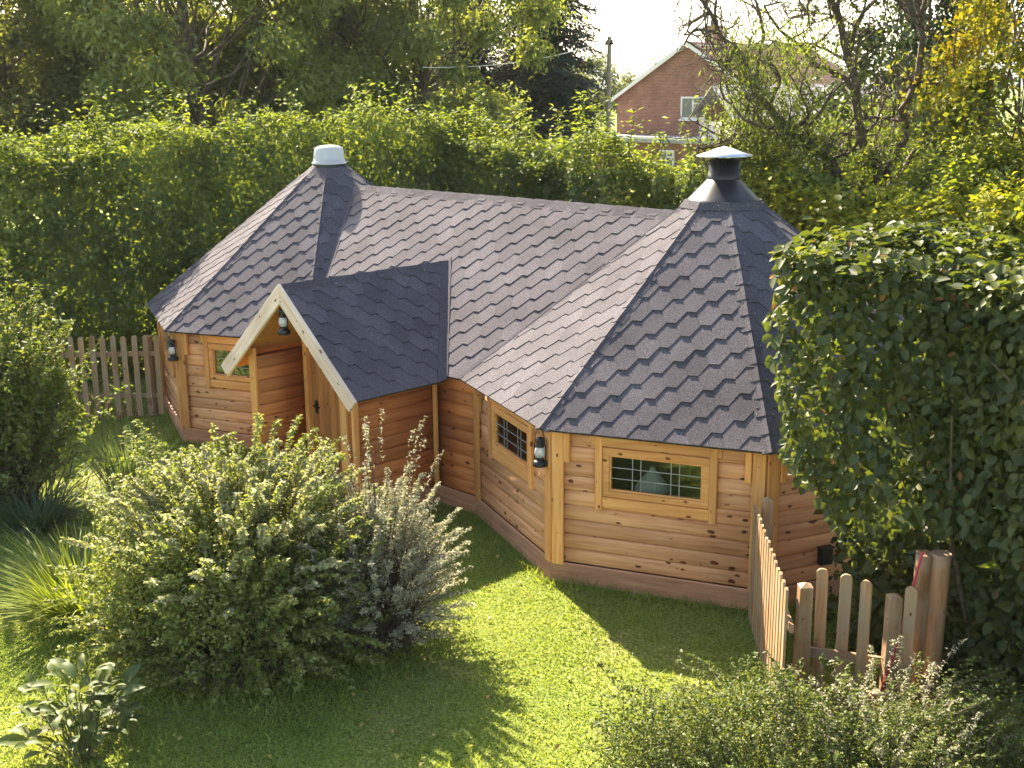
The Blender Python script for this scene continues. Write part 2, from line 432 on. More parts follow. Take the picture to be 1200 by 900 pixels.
_win = {}
def window(c, t, nrm, parent):
    """c = point on the wall plane below the window's middle, t along the wall, nrm outwards"""
    t = Vector(t); nrm = Vector(nrm); c = Vector((c[0], c[1], 0))
    W = lambda u, z, o=0.0: c + t * u + nrm * o + Vector((0, 0, z))
    fr = MB()
    M = frame(c, t, nrm, Vector((0, 0, 1)))
    # outer frame ring (four bars)
    w = MB()
    for lo, hi in (((-.51, -.03, .935), (.51, .040, .995)), ((-.51, -.03, 1.345), (.51, .040, 1.42)), ((-.51, -.03, .9951), (-.445, .038, 1.3449)), ((.445, -.03, .9951), (.51, .038, 1.3449))):
        w.box(lo, hi)
    win = w.build('window', M_TRIM, parent, M, bevel=.006)
    s = MB()
    for lo, hi in (((-.444, -.02, .996), (.444, .022, 1.010)), ((-.444, -.02, 1.332), (.444, .022, 1.344)), ((-.444, -.02, 1.0101), (-.430, .022, 1.3319)), ((.430, -.02, 1.0101), (.444, .022, 1.3319))):
        s.box(lo, hi)
    s.build('sash', M_TRIM, win, M)
    gme = MB(); gme.box((-.43, -.002, 1.01), (.43, .002, 1.332)); gme.build('pane', M_GLASS, win, M)
    for u in (-.225, -.145, .145, .225):
        cm = MB(); cm.box((u - .0038, .003, 1.01), (u + .0038, .008, 1.332)); cm.build('glazing_bar', M_CAME, win, M)
    for z in (1.118, 1.225):
        cm = MB(); cm.box((-.43, .0085, z - .0038), (.43, .012, z + .0038)); cm.build('glazing_bar', M_CAME, win, M)
    for sg in (-1, 1):
        board('side_batten', W(sg * .548, .80, .018), W(sg * .548, 1.53, .018), .072, .034, nrm, M_TRIM, win)
    board('apron', W(-.51, .875, .012), W(.51, .875, .012), .105, .026, nrm, M_TRIM, win)
    board('head_board', W(-.62, 1.482, .015), W(.62, 1.482, .015), .1, .028, nrm, M_TRIM, win)
    return win

def ribbed_board(p0, p1, out, z0, h, parent):
    p0, p1 = Vector(p0), Vector(p1); X = (p1 - p0).normalized(); L = (p1 - p0).length; Y = Vector(out); Z = X.cross(Y)
    if Z.z < 0: p0, p1 = p1, p0; X = -X; Z = -Z
    nr = 6; prof = [(-.02, 0)]
    for i in range(nr):
        a = h * i / nr; d = h / nr
        prof += [(.005, a + d * .08), (.012, a + d * .25), (.012, a + d * .6), (-.004, a + d * .85)]
    prof += [(-.02, h)]
    n = len(prof)
    v = [(0, y, z) for y, z in prof] + [(L, y, z) for y, z in prof]
    f = [[k, k + n, (k + 1) % n + n, (k + 1) % n] for k in range(n)] + [list(range(n)), [k + n for k in range(n)][::-1]]
    return add('base_board', mesh_py('base_board', v, f, M_DECKB), frame((p0.x, p0.y, z0), X, Y, Z), parent)

# --- shingled slopes -------------------------------------------------------
P_, E_ = 0.345, 0.152
def clip(poly, a, b):
    """keep the part of poly left of a->b"""
    out = []
    side = lambda p: (b[0] - a[0]) * (p[1] - a[1]) - (b[1] - a[1]) * (p[0] - a[0])
    for i in range(len(poly)):
        p, q = poly[i], poly[(i + 1) % len(poly)]
        sp, sq = side(p), side(q)
        if sp >= 0: out.append(p)
        if sp * sq < 0:
            k = sp / (sp - sq); out.append((p[0] + (q[0] - p[0]) * k, p[1] + (q[1] - p[1]) * k))
    return out

FB = P_ * 0.28
TAB = [(-FB / 2, 0), (FB / 2, 0), (P_ / 2 - FB / 2, E_), (P_ / 2 - .004, E_ * 1.35), (P_ / 2 - .004, E_ * 2.05), (-P_ / 2 + .004, E_ * 2.05), (-P_ / 2 + .004, E_ * 1.35), (-P_ / 2 + FB / 2, E_)]
def tab_solid(poly, cu, v0, lift):
    top = []
    for u, v in poly:
        k = (v - v0) / (E_ * 2.05)
        top.append((u, v, lift * (1 - k) + .0022))
    n = len(poly)
    vs = top + [(u, v, -.001) for u, v in poly]
    fs = [list(range(n))] + [[(k + 1) % n, k, k + n, (k + 1) % n + n] for k in range(n)]
    return vs, fs

_tab_full = {}
def slope(O, U, V, poly, parent, single=False, name='roof_slope', bulk=None, soffit=True, thick=.022):
    """O eave origin, U along eave, V up the slope; poly convex, ccw in (u,v)"""
    O, U, V = Vector(O), Vector(U).normalized(), Vector(V).normalized(); Nn = U.cross(V)
    M = frame(O, U, V, Nn)
    n = len(poly)
    deck = mesh_py(name, [(u, v, 0) for u, v in poly] + [(u, v, -thick) for u, v in poly],
                   [list(range(n)), [k + n for k in range(n)][::-1]] + [[(k + 1) % n, k, k + n, (k + 1) % n + n] for k in range(n)], M_UNDER)
    sl = add(name, deck, M, parent)
    if soffit:
        cx = sum(p[0] for p in poly) / n; cy = sum(p[1] for p in poly) / n
        q = [(cx + (u - cx) * .985, cy + (v - cy) * .985) for u, v in poly]
        add('soffit', mesh_py('soffit', [(u, v, -thick - .001) for u, v in q] + [(u, v, -thick - .03) for u, v in q],
            [list(range(n)), [k + n for k in range(n)][::-1]] + [[(k + 1) % n, k, k + n, (k + 1) % n + n] for k in range(n)], M_SOFF), M, sl)
    us = [p[0] for p in poly]; vsx = [p[1] for p in poly]
    j = -1
    while j * E_ < max(vsx):
        v0 = j * E_
        i0 = int(math.floor(min(us) / P_)) - 1; i1 = int(math.ceil(max(us) / P_)) + 1
        for i in range(i0, i1 + 1):
            cu = (i + .5 * (j % 2)) * P_ + .05
            tp = [(cu + u, v0 + v) for u, v in TAB]
            c = tp
            for k in range(n):
                c = clip(c, poly[k], poly[(k + 1) % n])
                if len(c) < 3: break
            if len(c) < 3: continue
            ar = abs(sum(c[k][0] * c[(k + 1) % len(c)][1] - c[(k + 1) % len(c)][0] * c[k][1] for k in range(len(c)))) / 2
            if ar < .0004: continue
            lift = .0135 + random.uniform(-.0025, .003)
            if single:
                full = abs(ar - TAB_AREA) < 1e-5
                if full:
                    kk = random.randrange(4)
                    if kk not in _tab_full:
                        vs, fs = tab_solid(TAB, 0, 0, .0135 + (kk - 1.5) * .0016); _tab_full[kk] = mesh_py('shingle', vs, fs, M_SHIN)
                    add('shingle', _tab_full[kk], M @ Matrix.Translation((cu, v0, 0)), sl)
                else:
                    vs, fs = tab_solid(c, cu, v0, lift); add('shingle', mesh_py('shingle', vs, fs, M_SHIN), M, sl)
            else:
                vs, fs = tab_solid(c, cu, v0, lift); bulk.addm([M @ Vector(q) for q in vs], fs)
        j += 1
    return sl
TAB_AREA = abs(sum(TAB[k][0] * TAB[(k + 1) % 8][1] - TAB[(k + 1) % 8][0] * TAB[k][1] for k in range(8))) / 2

bulk = MB(); nails = MB()
def nail(p):
    p = Vector(p); r_ = .0055
    nails.addm([p + Vector(d) * r_ for d in ((1, 0, 0), (-1, 0, 0), (0, 1, 0), (0, -1, 0), (0, 0, 1), (0, 0, -1))],
               [[0, 2, 4], [2, 1, 4], [1, 3, 4], [3, 0, 4], [2, 0, 5], [1, 2, 5], [3, 1, 5], [0, 3, 5]])

def cap_strip(name, a, b, n1, n2, w, parent, seg=.2, lift=.016, mat=None):
    """overlapping bent felt pieces from low point a to high point b; n1,n2 the normals of both slopes"""
    a, b = Vector(a), Vector(b); D = (b - a).normalized(); L = (b - a).length
    n1, n2 = Vector(n1).normalized(), Vector(n2).normalized(); nm = (n1 + n2).normalized()
    s1 = D.cross(n1); s1 = s1 if s1.dot(n1 - n2) > 0 else -s1
    s2 = D.cross(n2); s2 = s2 if s2.dot(n2 - n1) > 0 else -s2
    m = MB(); k = 0; x = 0
    while x < L - .01:
        e = min(x + seg * 1.12, L); wj = w * random.uniform(.94, 1.06)
        rows = []
        for xx, lf in ((x, lift), (e, lift * .45)):
            p = a + D * xx
            rows.append([p + s1 * wj + n1 * (lf * .8), p + s1 * wj * .35 + n1 * (lf + .002), p + nm * (lf + .012), p + s2 * wj * .35 + n2 * (lf + .002), p + s2 * wj + n2 * (lf * .8)])
            rows.append([p + s1 * wj - n1 * .004, p + s1 * wj * .35 - n1 * .004, p - nm * .004, p + s2 * wj * .35 - n2 * .004, p + s2 * wj - n2 * .004])
        v = rows[0] + rows[1] + rows[2] + rows[3]
        f = []
        for q in range(4):
            f += [[q, q + 1, q + 11, q + 10], [q + 5, q + 15, q + 16, q + 6], [q, q + 5, q + 6, q + 1], [q + 10, q + 11, q + 16, q + 15]]
        f += [[0, 10, 15, 5], [4, 9, 19, 14]]
        m.addm(v, f)
        if k % 2 == 0:
            for sg, nn in ((s1, n1), (s2, n2)): nail(a + D * (x + .03) + sg * wj * .8 + nn * (lift + .003))
        x += seg; k += 1
    return m.build(name, mat or M_FELT, parent, smooth=False)

SL_T = math.hypot(AE, ZT - ZE)
def oct_slope(cx, ang, cut=None, **kw):
    nrm = Vector((math.cos(R(ang)), math.sin(R(ang)), 0)); t = Vector((-nrm.y, nrm.x, 0))
    O = Vector((cx, 0, ZE)) + nrm * AE; V = Vector((-nrm.x * AE, -nrm.y * AE, ZT - ZE))
    h = AE * math.tan(R(22.5)); top = SL_T * .875; hw = h * .125
    poly = [(-h, 0), (h, 0), (hw, top), (-hw, top)]
    if cut == 'low':       # corridor covers the +t part below the valley
        poly = None
    return slope(O, t, V, poly, cabin, **kw)

for cx, angs in ((0.0, (247.5, 292.5, 337.5, 22.5, 67.5, 112.5)), (-LX, (247.5, 292.5, 67.5, 112.5, 157.5, 202.5))):
    for a in angs:
        oct_slope(cx, a, single=(cx == 0.0 and a in (247.5, 292.5, 337.5)), bulk=bulk)
# the narrow slopes above the corridor: apex, V225 / V315, ridge end
def sliver(cx, sg, side):
    """sg=-1: slope of the near octagon towards the corridor; side=-1 front, +1 back"""
    ang = {(-1, -1): 202.5, (-1, 1): 157.5, (1, -1): 337.5, (1, 1): 22.5}[(sg, side)]
    nrm = Vector((math.cos(R(ang)), math.sin(R(ang)), 0)); t = Vector((-nrm.y, nrm.x, 0))
    O = Vector((cx, 0, ZE)) + nrm * AE; V = Vector((-nrm.x * AE, -nrm.y * AE, ZT - ZE)).normalized(); U = t
    def uv(P): d = Vector(P) - O; return (d.dot(U), d.dot(V))
    h = AE * math.tan(R(22.5))
    apex = uv((cx, 0, ZT)); rg = uv((cx + sg * DV, 0, ZR))
    low = uv(ov(AE, 270 + sg * 45 if side < 0 else 90 - sg * 45, cx, ZE))
    tri = [low, rg, apex]
    ar = sum(tri[k][0] * tri[(k + 1) % 3][1] - tri[(k + 1) % 3][0] * tri[k][1] for k in range(3))
    if ar < 0: tri = tri[::-1]
    slope(O, U, V, tri, cabin, bulk=bulk, soffit=False)
for sg, cx in ((-1, 0.0), (1, -LX)):
    for side in (-1, 1): sliver(cx, sg, side)
# corridor slopes
XC0, XC1 = -LX + YC, -YC
SLC = math.hypot(YC, ZR - ZE)
slope((XC0, -YC, ZE), (1, 0, 0), (0, YC, ZR - ZE), [(0, 0), (XC1 - XC0, 0), (-DV - XC0, SLC), (-LX + DV - XC0, SLC)], cabin, bulk=bulk, soffit=False)
slope((XC1, YC, ZE), (-1, 0, 0), (0, -YC, ZR - ZE), [(0, 0), (XC1 - XC0, 0), (XC1 + LX - DV, SLC), (XC1 + DV, SLC)], cabin, bulk=bulk, soffit=False)

# hips, ridge, valleys
def onrm(ang): return Vector((math.cos(R(ang)) * KS, math.sin(R(ang)) * KS, 1)).normalized()
for cx, hips in ((0.0, (270, 315, 0, 45, 90)), (-LX, (270, 225, 180, 135, 90))):
    for a in hips:
        p = ov(AE, a, cx, ZE); q = Vector((cx, 0, ZT)); cap_strip('hip_cap', p, p.lerp(q, .86), onrm(a - 22.5), onrm(a + 22.5), .085, cabin)
for cx, a in ((0.0, 225), (-LX, 315), (0.0, 135), (-LX, 45)):   # folds between the full slope and the sliver
    p = ov(AE, a, cx, ZE); q = Vector((cx, 0, ZT)); cap_strip('hip_cap', p.lerp(q, .04), p.lerp(q, .86), onrm(a - 22.5), onrm(a + 22.5), .05, cabin, lift=.011)
cnf, cnb = Vector((0, -KC, 1)), Vector((0, KC, 1))
cap_strip('ridge_cap', (-LX + DV - .05, 0, ZR), (-DV + .05, 0, ZR), cnf, cnb, .13, cabin, seg=.33)
def strip(name, pts, nrm, th, mat, parent):
    nrm = Vector(nrm).normalized(); n = len(pts)
    v = [Vector(p) + nrm * th for p in pts] + [Vector(p) - nrm * .004 for p in pts]
    return add(name, mesh_py(name, v, [list(range(n)), [k + n for k in range(n)][::-1]] + [[(k + 1) % n, k, k + n, (k + 1) % n + n] for k in range(n)], mat), None, parent)
for sg, cx in ((-1, 0.0), (1, -LX)):
    top = Vector((cx + sg * DV, 0, ZR)); low = ov(AE, 225 if sg < 0 else 315, cx, ZE)
    wd = Vector((sg * .075, 0, 0))
    q = [low, top, top + wd, low + wd]
    strip('valley_strip', q if sg > 0 else q[::-1], cnf, .014, M_FELT, cabin)

# --- walls -----------------------------------------------------------------
Z0 = 0.205
ZW = Z0 + LOG_H * 10
HS = AW * math.tan(R(22.5))
OPEN = (-.47, .47, Z0 + LOG_H * 5, Z0 + LOG_H * 8)
def oct_walls(cx, angs, wins):
    for a in angs:
        nrm = Vector((math.cos(R(a)), math.sin(R(a)), 0)); t = Vector((-nrm.y, nrm.x, 0)); mid = Vector((cx, 0, 0)) + nrm * AW
        w = log_wall(mid - t * HS, mid + t * HS, nrm, Z0, ZW, OPEN if a in wins else None, cabin)
        if a in wins: window(mid, t, nrm, w)
        for zz in (.0, .1015):
            ribbed_board(mid + nrm * .035 - t * (HS + .016), mid + nrm * .035 + t * (HS + .016), nrm, zz, .1, w)
        for sg in (-1, 1):
            e = mid + t * sg * (HS - .055) + nrm * .02
            board('corner_board', e + Vector((0, 0, Z0 - .02)), e + Vector((0, 0, 1.62)), .12, .03, nrm, M_TRIM, cabin)
            e2 = mid + t * sg * (HS - .15) + nrm * .02
            board('bracket', e2 + Vector((0, 0, 1.24)), e2 + Vector((0, 0, 1.62)), .06, .045, nrm, M_TRIM, cabin)
        board('eaves_board', mid - t * HS + nrm * .018 + Vector((0, 0, 1.585)), mid + t * HS + nrm * .018 + Vector((0, 0, 1.585)), .1, .026, nrm, M_TRIM, cabin)
oct_walls(0.0, (247.5, 292.5, 337.5, 22.5, 67.5, 112.5), (247.5, 292.5))
oct_walls(-LX, (247.5, 292.5, 67.5, 112.5, 157.5, 202.5), (247.5, 292.5))
XW0, XW1 = -LX + AW / C8 * math.cos(R(45)), -AW / C8 * math.cos(R(45))
YW = -AW / C8 * math.sin(R(45))
PX, PH = -LX / 2, 0.92                                # porch middle, half width
YB, YF = -2.45, -3.15                                 # recessed door wall, porch front
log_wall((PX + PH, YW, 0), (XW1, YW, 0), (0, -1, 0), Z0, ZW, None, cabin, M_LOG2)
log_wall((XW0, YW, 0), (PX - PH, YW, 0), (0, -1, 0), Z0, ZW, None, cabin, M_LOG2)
wb = log_wall((XW0, -YW, 0), (XW1, -YW, 0), (0, 1, 0), Z0, ZW, None, cabin)
for zz in (0, .1015):
    ribbed_board((PX + PH, YW - .035, 0), (XW1 + .02, YW - .035, 0), (0, -1, 0), zz, .1, cabin)
    ribbed_board((XW0 - .02, YW - .035, 0), (PX - PH, YW - .035, 0), (0, -1, 0), zz, .1, cabin)
    ribbed_board((PX + PH + .035, YF, 0), (PX + PH + .035, YW - .05, 0), (1, 0, 0), zz, .1, cabin)
    ribbed_board((PX - PH - .035, YF, 0), (PX - PH - .035, YW - .05, 0), (-1, 0, 0), zz, .1, cabin)
fl = MB(); fl.v = []
n8 = [ov(AW - .08, a, 0, 0) for a in range(0, 360, 45)]
for cx in (0.0, -LX):
    pts = [ov(AW - .08, a, cx, .19) for a in range(0, 360, 45)]; pb = [ov(AW - .08, a, cx, .05) for a in range(0, 360, 45)]
    fl.addm(pts + pb, [list(range(8)), [k + 8 for k in range(8)][::-1]] + [[(k + 1) % 8, k, k + 8, (k + 1) % 8 + 8] for k in range(8)])
fl.box((XW0 - .3, YW + .08, .051), (XW1 + .3, -YW - .08, .189))
fl.box((PX - PH + .06, YF + .02, .02), (PX + PH - .06, YW + .07, .16))
fl.build('floor', M_DARKIN, cabin)

# --- porch -----------------------------------------------------------------
ZPR, ZPE, PE = 2.61, 1.53, 1.25
KP = (ZPR - ZPE) / PE
YPF = -3.30
for sg in (1, -1):
    yr = (ZPR - ZR) / KC; ye = (ZPE - ZR) / KC
    SLP = math.hypot(PE, ZPR - ZPE)
    if sg > 0:
        slope((PX + PE, YPF, ZPE), (0, 1, 0), (-PE, 0, ZPR - ZPE), [(0, 0), (ye - YPF, 0), (yr - YPF, SLP), (0, SLP)], cabin, single=True, bulk=bulk, name='porch_slope')
    else:
        slope((PX - PE, ye, ZPE), (0, -1, 0), (PE, 0, ZPR - ZPE), [(0, 0), (ye - YPF, 0), (ye - YPF, SLP), (ye - yr, SLP)], cabin, bulk=bulk, name='porch_slope')
    # valley strip lying on the porch slope
    pn = Vector((sg * KP, 0, 1))
    a = Vector((PX, yr, ZPR)); b = Vector((PX + sg * PE, ye, ZPE)); s_ = Vector((0, -.13, 0))
    q = [b, a, a + s_, b + s_]
    strip('valley_strip', q[::-1] if sg < 0 else q, pn, .018, M_FELT, cabin)
    # flashing lip turned up on to the main roof
    s2 = Vector((0, .05, .05 * KC)); q = [b, a, a + s2, b + s2]
    strip('flashing_lip', q if sg < 0 else q[::-1], (0, -KC, 1), .02, M_FELT, cabin)
    # barge board on the gable
    p0 = Vector((PX, YPF, ZPR + .0)); p1 = Vector((PX + sg * (PE + .02), YPF, ZPR - KP * (PE + .02)))
    D = (p1 - p0).normalized(); dn = Vector((D.z * sg, 0, -D.x * sg)); dn = dn if dn.z < 0 else -dn
    W_ = .165
    def barge_pt(x, off): return Vector((x, YPF, ZPR + .03 - KP * abs(x - PX))) + Vector((0, 0, -off * math.hypot(1, KP)))
    xe = PX + sg * (PE + .03)
    v = []
    for yy in (YPF - .002, YPF - .040):
        for x, off in ((PX, 0), (xe, 0), (xe - sg * .11, W_), (PX, W_)):
            q = barge_pt(x, off); q.y = yy; v.append(q)
    X_ = D; Y_ = Vector((0, -1, 0)); Z_ = X_.cross(Y_)
    Mb = frame(p0, X_, Y_, Z_); Mi = Mb.inverted()
    f = [[0, 1, 2, 3], [7, 6, 5, 4], [0, 4, 5, 1], [1, 5, 6, 2], [2, 6, 7, 3], [3, 7, 4, 0]]
    if sg > 0: f = [q[::-1] for q in f]
    bo = add('barge_board', mesh_py('barge_board', [Mi @ q for q in v], f, M_BARGE), Mb, cabin)
    md = bo.modifiers.new('bevel', 'BEVEL'); md.width = .004; md.segments = 2
    # side wall, front post, inner soffit lining
    xw = PX + sg * PH
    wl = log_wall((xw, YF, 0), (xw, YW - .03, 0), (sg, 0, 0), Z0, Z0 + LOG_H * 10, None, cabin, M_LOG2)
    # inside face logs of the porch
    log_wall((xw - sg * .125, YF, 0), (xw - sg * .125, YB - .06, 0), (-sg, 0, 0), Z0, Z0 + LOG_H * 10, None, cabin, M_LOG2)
    board('porch_post', (xw - sg * .06, YF - .002, .1), (xw - sg * .06, YF - .002, 1.78), .12, .035, (0, -1, 0), M_TRIM, cabin)
    board('porch_post', (xw + sg * .025, YF + .05, .1), (xw + sg * .025, YF + .05, 1.74), .08, .03, (sg, 0, 0), M_TRIM, cabin)
    board('corner_board', (xw + sg * .027, YW - .075, .2), (xw + sg * .027, YW - .075, 1.62), .06, .025, (sg, 0, 0), M_TRIM, cabin)
cap_strip('ridge_cap', (PX, YPF, ZPR), (PX, (ZPR - ZR) / KC + .02, ZPR), (KP, 0, 1), (-KP, 0, 1), .1, cabin, seg=.33)
# door wall
jl = PX - PH + .16
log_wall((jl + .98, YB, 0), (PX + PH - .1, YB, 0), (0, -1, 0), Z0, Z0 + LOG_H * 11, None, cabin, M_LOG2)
gb = MB()
gb.addm([(PX - PH + .05, YB, 1.82), (PX + PH - .05, YB, 1.82), (PX + .04, YB, 2.5), (PX - .04, YB, 2.5), (PX - PH + .05, YB + .04, 1.82), (PX + PH - .05, YB + .04, 1.82), (PX + .04, YB + .04, 2.5), (PX - .04, YB + .04, 2.5)],
        [[0, 1, 2, 3], [7, 6, 5, 4], [0, 4, 5, 1], [1, 5, 6, 2], [2, 6, 7, 3], [3, 7, 4, 0]])
gb.build('gable_panel', M_SOFF, cabin)
door = MB(); door.box((jl + .07, YB - .01, .17), (jl + .91, YB + .02, 1.74))
door = door.build('door', M_DARKIN, cabin)
for k in range(7):
    x = jl + .07 + .06 + k * .12
    board('door_board', (x, YB - .011, .18), (x, YB - .011, 1.73), .114, .022, (0, -1, 0), M_DOOR, door)
hd = MB(); hd.box((jl + .14, YB - .040, .90), (jl + .20, YB - .034, 1.06)); hd.tube([(jl + .17, YB - .04, 1.0), (jl + .17, YB - .085, 1.0), (jl + .29, YB - .09, 1.0)], .011, 8)
hd.build('handle', M_BLACK, door)
for zz in (.45, 1.42):
    hg = MB(); hg.box((jl + .35, YB - .040, zz - .02), (jl + .9, YB - .034, zz + .02)); hg.build('hinge', M_BLACK, door)
for x in (jl + .03, jl + .95):
    board('door_jamb', (x, YB - .012, .17), (x, YB - .012, 1.82), .08, .07, (0, -1, 0), M_TRIM, cabin)
board('door_lintel', (jl - .01, YB - .012, 1.785), (jl + .99, YB - .012, 1.785), .075, .072, (0, -1, 0), M_TRIM, cabin)

# --- chimney cowl on the near roof -----------------------------------------
cone = MB()
prof8 = lambda r_, z: [Vector((r_ * math.cos(R(22.5 + 0 + 45 * k)), r_ * math.sin(R(22.5 + 45 * k)), z)) for k in range(8)]
sk = MB()
for r0, r1, za, zb in ((.435, .385, ZT - KS * .42 + .012, ZT - KS * .38 + .055),):
    a8 = [ov(r0, k * 45, 0, za) for k in range(8)]; b8 = [ov(r1, k * 45, 0, zb) for k in range(8)]
    sk.addm(a8 + b8, [[k, (k + 1) % 8, (k + 1) % 8 + 8, k + 8] for k in range(8)] + [[k + 8 for k in range(8)]])
sk.build('felt_collar', M_FELT, cabin)
for k in range(16):
    a = R(k * 22.5 + 6); nail((.415 * math.cos(a), .415 * math.sin(a), ZT - KS * .41 + .055))
zc = ZT - KS * .38 + .06
cone.lathe([(.385, zc - .025), (.388, zc - .008), (.37, zc + .006), (.178, zc + .205), (.166, zc + .212), (.164, zc + .25)], 40)
cn = cone.build('chimney_cone', M_CONE, cabin, smooth=True)
pipe = MB(); zp = zc + .212
pipe.lathe([(.172, zp), (.172, zp + .045), (.163, zp + .05), (.163, zp + .2), (.153, zp + .2), (.153, zp + .02)], 40)
pipe.build('chimney_pipe', M_BLACK, cabin, smooth=True)
cw = MB()
cw.lathe([(.295, zp + .238), (.295, zp + .242), (.17, zp + .282), (.07, zp + .322), (.012, zp + .335), (0.0005, zp + .336)], 40)
cw.lathe([(.294, zp + .237), (.17, zp + .276), (.07, zp + .316), (.0005, zp + .326)], 40)
cowl = cw.build('cowl_cap', M_STEEL, cabin, smooth=True)
for k in range(4):
    a = R(k * 90 + 20); c_, s_ = math.cos(a), math.sin(a)
    st = MB(); st.tube([(.166 * c_, .166 * s_, zp + .07), (.17 * c_, .17 * s_, zp + .1), (.25 * c_, .25 * s_, zp + .252)], .006, 6); st.build('cowl_strut', M_BLACK, cowl)
for k in range(3):
    a = R(k * 120 + 60); st = MB(); st.tube([(.1 * math.cos(a), .1 * math.sin(a), zp + .1), (.1 * math.cos(a), .1 * math.sin(a), zp + .3)], .016, 8); st.build('cowl_leg', M_BLACK, cowl)

# --- roof light on the far roof --------------------------------------------
sk = MB()
a8 = [ov(.40, k * 45, -LX, ZT - KS * .40 + .012) for k in range(8)]; b8 = [ov(.25, k * 45, -LX, ZT - KS * .38 + .13) for k in range(8)]
sk.addm(a8 + b8, [[k, (k + 1) % 8, (k + 1) % 8 + 8, k + 8] for k in range(8)] + [[k + 8 for k in range(8)]])
sk.build('felt_collar', M_FELT, cabin)
zd = ZT - KS * .38 + .11
d = MB(); d.lathe([(.255, zd), (.255, zd + .03), (.24, zd + .034), (.24, zd + .07), (.2, zd + .07)], 32, (-LX, 0, 0)); d.build('roof_light_kerb', M_CONE, cabin, smooth=False)
d = MB(); d.lathe([(.252, zd + .06), (.252, zd + .085), (.232, zd + .09), (.225, zd + .15), (.212, zd + .25), (.195, zd + .285), (.15, zd + .312), (.07, zd + .325), (.0005, zd + .327)], 32, (-LX, 0, 0))
d.build('roof_light_dome', M_DOME, cabin, smooth=True)

o = bulk.build('shingles', M_SHIN, cabin); tag(o, 'grey hexagonal shingles of the connecting roof and the far end', kind='stuff')
o = nails.build('nail_heads', M_NAIL, cabin); tag(o, kind='stuff')
# outlet box on the shaded wall
nC = Vector((math.cos(R(337.5)), math.sin(R(337.5)), 0)); tC = Vector((-nC.y, nC.x, 0)); pC = nC * (AW + .02) - tC * .36
bx = MB(); Mx = frame((pC.x, pC.y, .45), tC, nC, Vector((0, 0, 1)))
bx.box((-.065, 0, -.08), (.065, .07, .08)); bx.box((-.075, .0, .08), (.075, .09, .095))
bx.build('vent_box', M_BLACK, cabin, Mx, bevel=.008)

# ------------------------------------------------------------------ lanterns
def lantern(loc, label, k=1.0):
    t = thing('lantern', label, 'lantern', loc, 'black storm lanterns on the cabin')
    L0 = Matrix.Translation(loc)
    a = MB(); a.lathe([(.0005, 0), (.062 * k, 0), (.068 * k, .006 * k), (.068 * k, .04 * k), (.05 * k, .055 * k), (.036 * k, .062 * k), (.036 * k, .08 * k), (.044 * k, .085 * k), (.0005, .085 * k)], 24); a.build('fuel_tank', M_BLACK, t, L0, True)
    g_ = MB(); g_.lathe([(.036 * k, .086 * k), (.05 * k, .105 * k), (.053 * k, .13 * k), (.047 * k, .165 * k), (.036 * k, .185 * k)], 24); g_.build('glass_globe', M_DOME, t, L0, True)
    c_ = MB(); c_.lathe([(.042 * k, .183 * k), (.042 * k, .2 * k), (.034 * k, .205 * k), (.034 * k, .235 * k), (.05 * k, .24 * k), (.046 * k, .258 * k), (.02 * k, .275 * k), (.0005, .277 * k)], 24); c_.build('hood', M_BLACK, t, L0, True)
    for s in (-1, 1):
        tb = MB(); tb.tube([(s * .05 * k, 0, .03 * k), (s * .07 * k, 0, .07 * k), (s * .07 * k, 0, .2 * k), (s * .05 * k, 0, .235 * k), (s * .03 * k, 0, .24 * k)], .007 * k, 8); tb.build('side_tube', M_BLACK, t, L0, True)
    h = MB(); h.tube([(math.cos(q) * .066 * k, 0, .2 * k + math.sin(q) * .15 * k) for q in np.linspace(0, math.pi, 13)], .003 * k, 6); h.build('bail_handle', M_BLACK, t, L0, True)
    hk = MB(); hk.tube([(0, 0, .35 * k), (0, 0, .42 * k)], .004, 6); hk.build('hook', M_BLACK, t, L0)
    return t
lantern((-.10, -2.735, 1.165), 'black storm lantern hanging at the corner between the two near windows', 1.05)
lantern((-LX + .02, -2.76, 1.16), 'black storm lantern hanging at the corner of the far octagonal end', 1.05)
lantern((PX - .03, YPF + .03, 2.07), 'black storm lantern hanging under the peak of the porch gable', 1.05)
# folded white parasol-like cone seen through the near window
pm = Vector((math.cos(R(292.5)), math.sin(R(292.5)), 0)); tm = Vector((-pm.y, pm.x, 0)); pcn = pm * (AW - .24) - tm * .10
t = thing('cone_lamp', 'white pleated cone lampshade standing inside behind the near window', 'lamp', (pcn.x, pcn.y, .19))
L0 = Matrix.Translation((pcn.x, pcn.y, 0))
a = MB(); a.tube([(0, 0, .19), (0, 0, .96)], .02, 10); a.lathe([(.0005, .215), (.13, .21), (.13, .19)], 20); a.build('stand', M_BLACK, t, L0)
a = MB(); nn = 48
prof = [(.17, .97), (.115, 1.06), (.06, 1.125), (.035, 1.15), (.022, 1.185), (.004, 1.195)]
for r_, z in prof:
    for k in range(nn): a.v.append(Vector((r_ * (1 + .03 * (k % 2)) * math.cos(2 * math.pi * k / nn), r_ * (1 + .03 * (k % 2)) * math.sin(2 * math.pi * k / nn), z)))
for i in range(len(prof) - 1):
    for k in range(nn): a.f.append([i * nn + k, i * nn + (k + 1) % nn, (i + 1) * nn + (k + 1) % nn, (i + 1) * nn + k])
a.build('shade', M_WHITE, t, L0)

